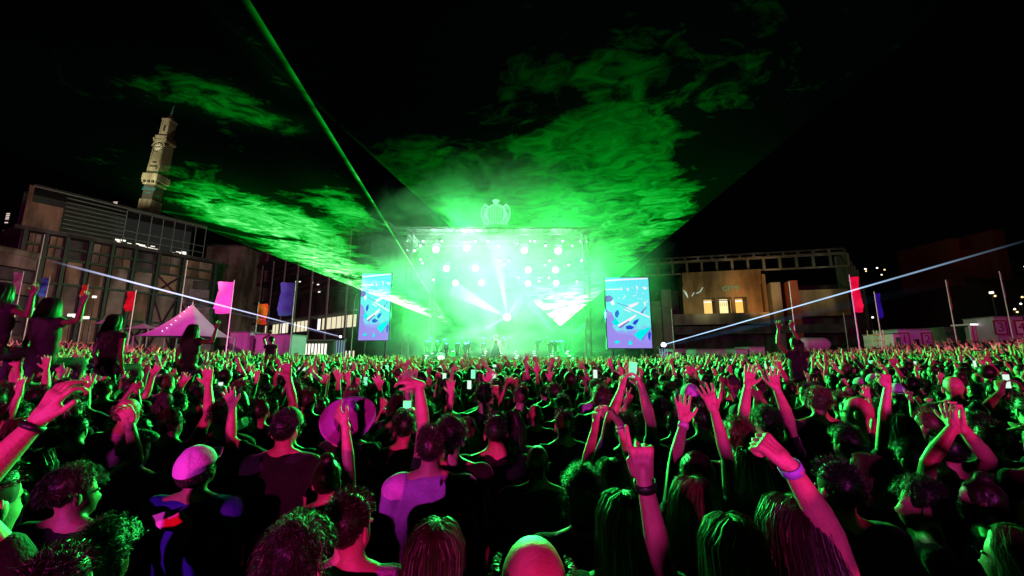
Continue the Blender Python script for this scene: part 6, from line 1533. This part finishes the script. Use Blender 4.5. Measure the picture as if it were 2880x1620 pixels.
# ------------------------------------------------------------------ performers on stage
srng = random.Random(8)
sg = MB()
def singer():
    p = P(1394, 1008, SD + 1.6); x = p.x; root = empty('person', (x, SD + 1.6, zdk + .35), label='singer in a wide dark gown and pale headpiece standing at the stage front', cat='person')
    s = spec(1.72, True, None, None, .95, sleeve=0, lod=0); M_ = make_person_meshes(s, False); link('body', M_['body'], root, SKIN[0])
    b = MB(); prof = [(.13, 1.38), (.15, 1.2), (.11, 1.08), (.18, .9), (.34, .5), (.48, .02)]
    for i in range(len(prof) - 1): b.tube((0, 0, prof[i][1]), (0, 0, prof[i + 1][1]), prof[i][0], prof[i + 1][0], 20, False)
    link('gown', b.mesh('gown', True), root, TOPM[3])
    h_ = link('hair', LO['bun'][0], root, HAIR[3]); h_.matrix_local = M_['HM']
    b = MB(); [b.tube((0, 0, .0), (.26 * math.cos(R(a)), 0, .05 + .30 * math.sin(R(a))), .02, .006, 5) for a in range(10, 175, 18)]
    o = link('headpiece', b.mesh('headpiece'), root, pm('headpiece_pale', (.8, .8, .75), .4)); o.matrix_local = M_['HM']
    MB().box(x - 1, x + 1, SD + .9, SD + 2.3, zdk, zdk + .349).build('riser', black_m, stg, world=True)
singer()
lamp('POINT', 'back_light', (P(1394, 980, SD).x, SD + 3.2, zdk + 1.6), 500, (.8, 1, .85), size=.15)
inst = pm('instrument_wood', (.2, .08, .03), .3)
for i in range(30):
    x = srng.uniform(xl + .6, xr - .6); y = SD + srng.choice((3.5, 5, 6.5, 8)) + srng.uniform(-.3, .3); z = zdk + (y - SD - 2.5) * .16
    if abs(x - P(1394, 980, SD).x) < .9 and y < SD + 5: continue
    s, M_, desc, fem = PROTO[i % 2]
    root = empty('person', (x, y, z - .35), srng.uniform(2.6, 3.6), label='orchestra player in black facing the audience with music stand, half hidden in smoke', cat='person', group='orchestra players on the stage')
    link('body', M_['body'], root, SKIN[0]); link('shirt', M_['shirt'], root, TOPM[0]); link('trousers', M_['trousers'], root, trouser_m); h_ = link('hair', LO['short' if not fem else 'long'][0], root, HAIR[i % 4]); h_.matrix_local = M_['HM']
    t = empty('music_stand', (x + .1, y - .6, z), label='music stand with a small cyan lit desk on the smoky stage', cat='music stand', group='music stands on the stage')
    MB().tube((0, 0, 0), (0, 0, 1.0), .015).build('stem', steel_dk, t); MB().box(-.22, .22, -.02, .02, 1.0, 1.3).build('desk', steel_dk, t)
    MB().box(-.10, .10, -.04, -.021, 1.3, 1.36).build('desk_lamp', em('desk_lamp_cyan', (.2, .85, 1), 4, False) if i == 0 else bpy.data.materials['desk_lamp_cyan'], t)
for i in range(8):
    z = zdk + (i // 2) * .24 + .1; 
for k, y in enumerate((SD + 3.1, SD + 4.6, SD + 6.1, SD + 7.6)):
    MB().box(xl + .4, xr - .4, y, y + 1.49, zdk, zdk + .12 + .22 * (k + 1) - .1).build('orchestra_riser', black_m, stg, world=True)
    for j in range(9):
        x = xl + 1 + j * (xr - xl - 2) / 8 + srng.uniform(-.3, .3)
        if abs(x) > .0: MB().box(x, x + .28, y - .05, y - .004, zdk + .22 * (k + 1) - .1, zdk + .22 * (k + 1) - .03).build('riser_light', lens_s, stg, world=True)
# front of stage: blinding floor lamp left
fixture('floor_blinder', P(1240, 1008, SD - 1.2), .32, lens_big, 'white blinder lamp glaring just above the crowd left of the singer', 'floor lamps at the stage front', 900)

G_ = lambda g: [o for o in S.objects if o.get('group') == g]
for zr, nm_ in ((-.5, 'upper'),):
    pl = G_('small par lights in the stage rig'); zs_ = sorted(o.location.z for o in pl); cut = zs_[len(zs_) // 2]
    by_order([o for o in pl if o.location.z >= cut], 'small bright par light, %s from the left in the upper half of the rig')
    by_order([o for o in pl if o.location.z < cut], 'small bright par light, %s from the left in the lower half of the rig')
by_order(G_('street lamps on the dark hillside'), 'tiny glowing street lamp, %s from the left on the dark right hillside')
by_order(G_('work lights behind the left crowd'), 'warm work light behind the far left crowd, %s from the left')
by_order(G_('orchestra players on the stage'), 'orchestra player in black on the smoky stage, %s from the left')
by_order(G_('music stands on the stage'), 'music stand with small cyan desk lamp on stage, %s from the left')
by_order([o for o in phone_list if 'distant crowd' in o['label']], 'small glowing phone lifted over the distant crowd, %s from the left')
dup_ = {}
for o in S.objects:
    if o.get('label') and o.parent is None: dup_.setdefault(o['label'], []).append(o)
for l_, os_ in dup_.items():
    if len(os_) > 1: by_order(os_, l_.replace('%', '') + ', %s')
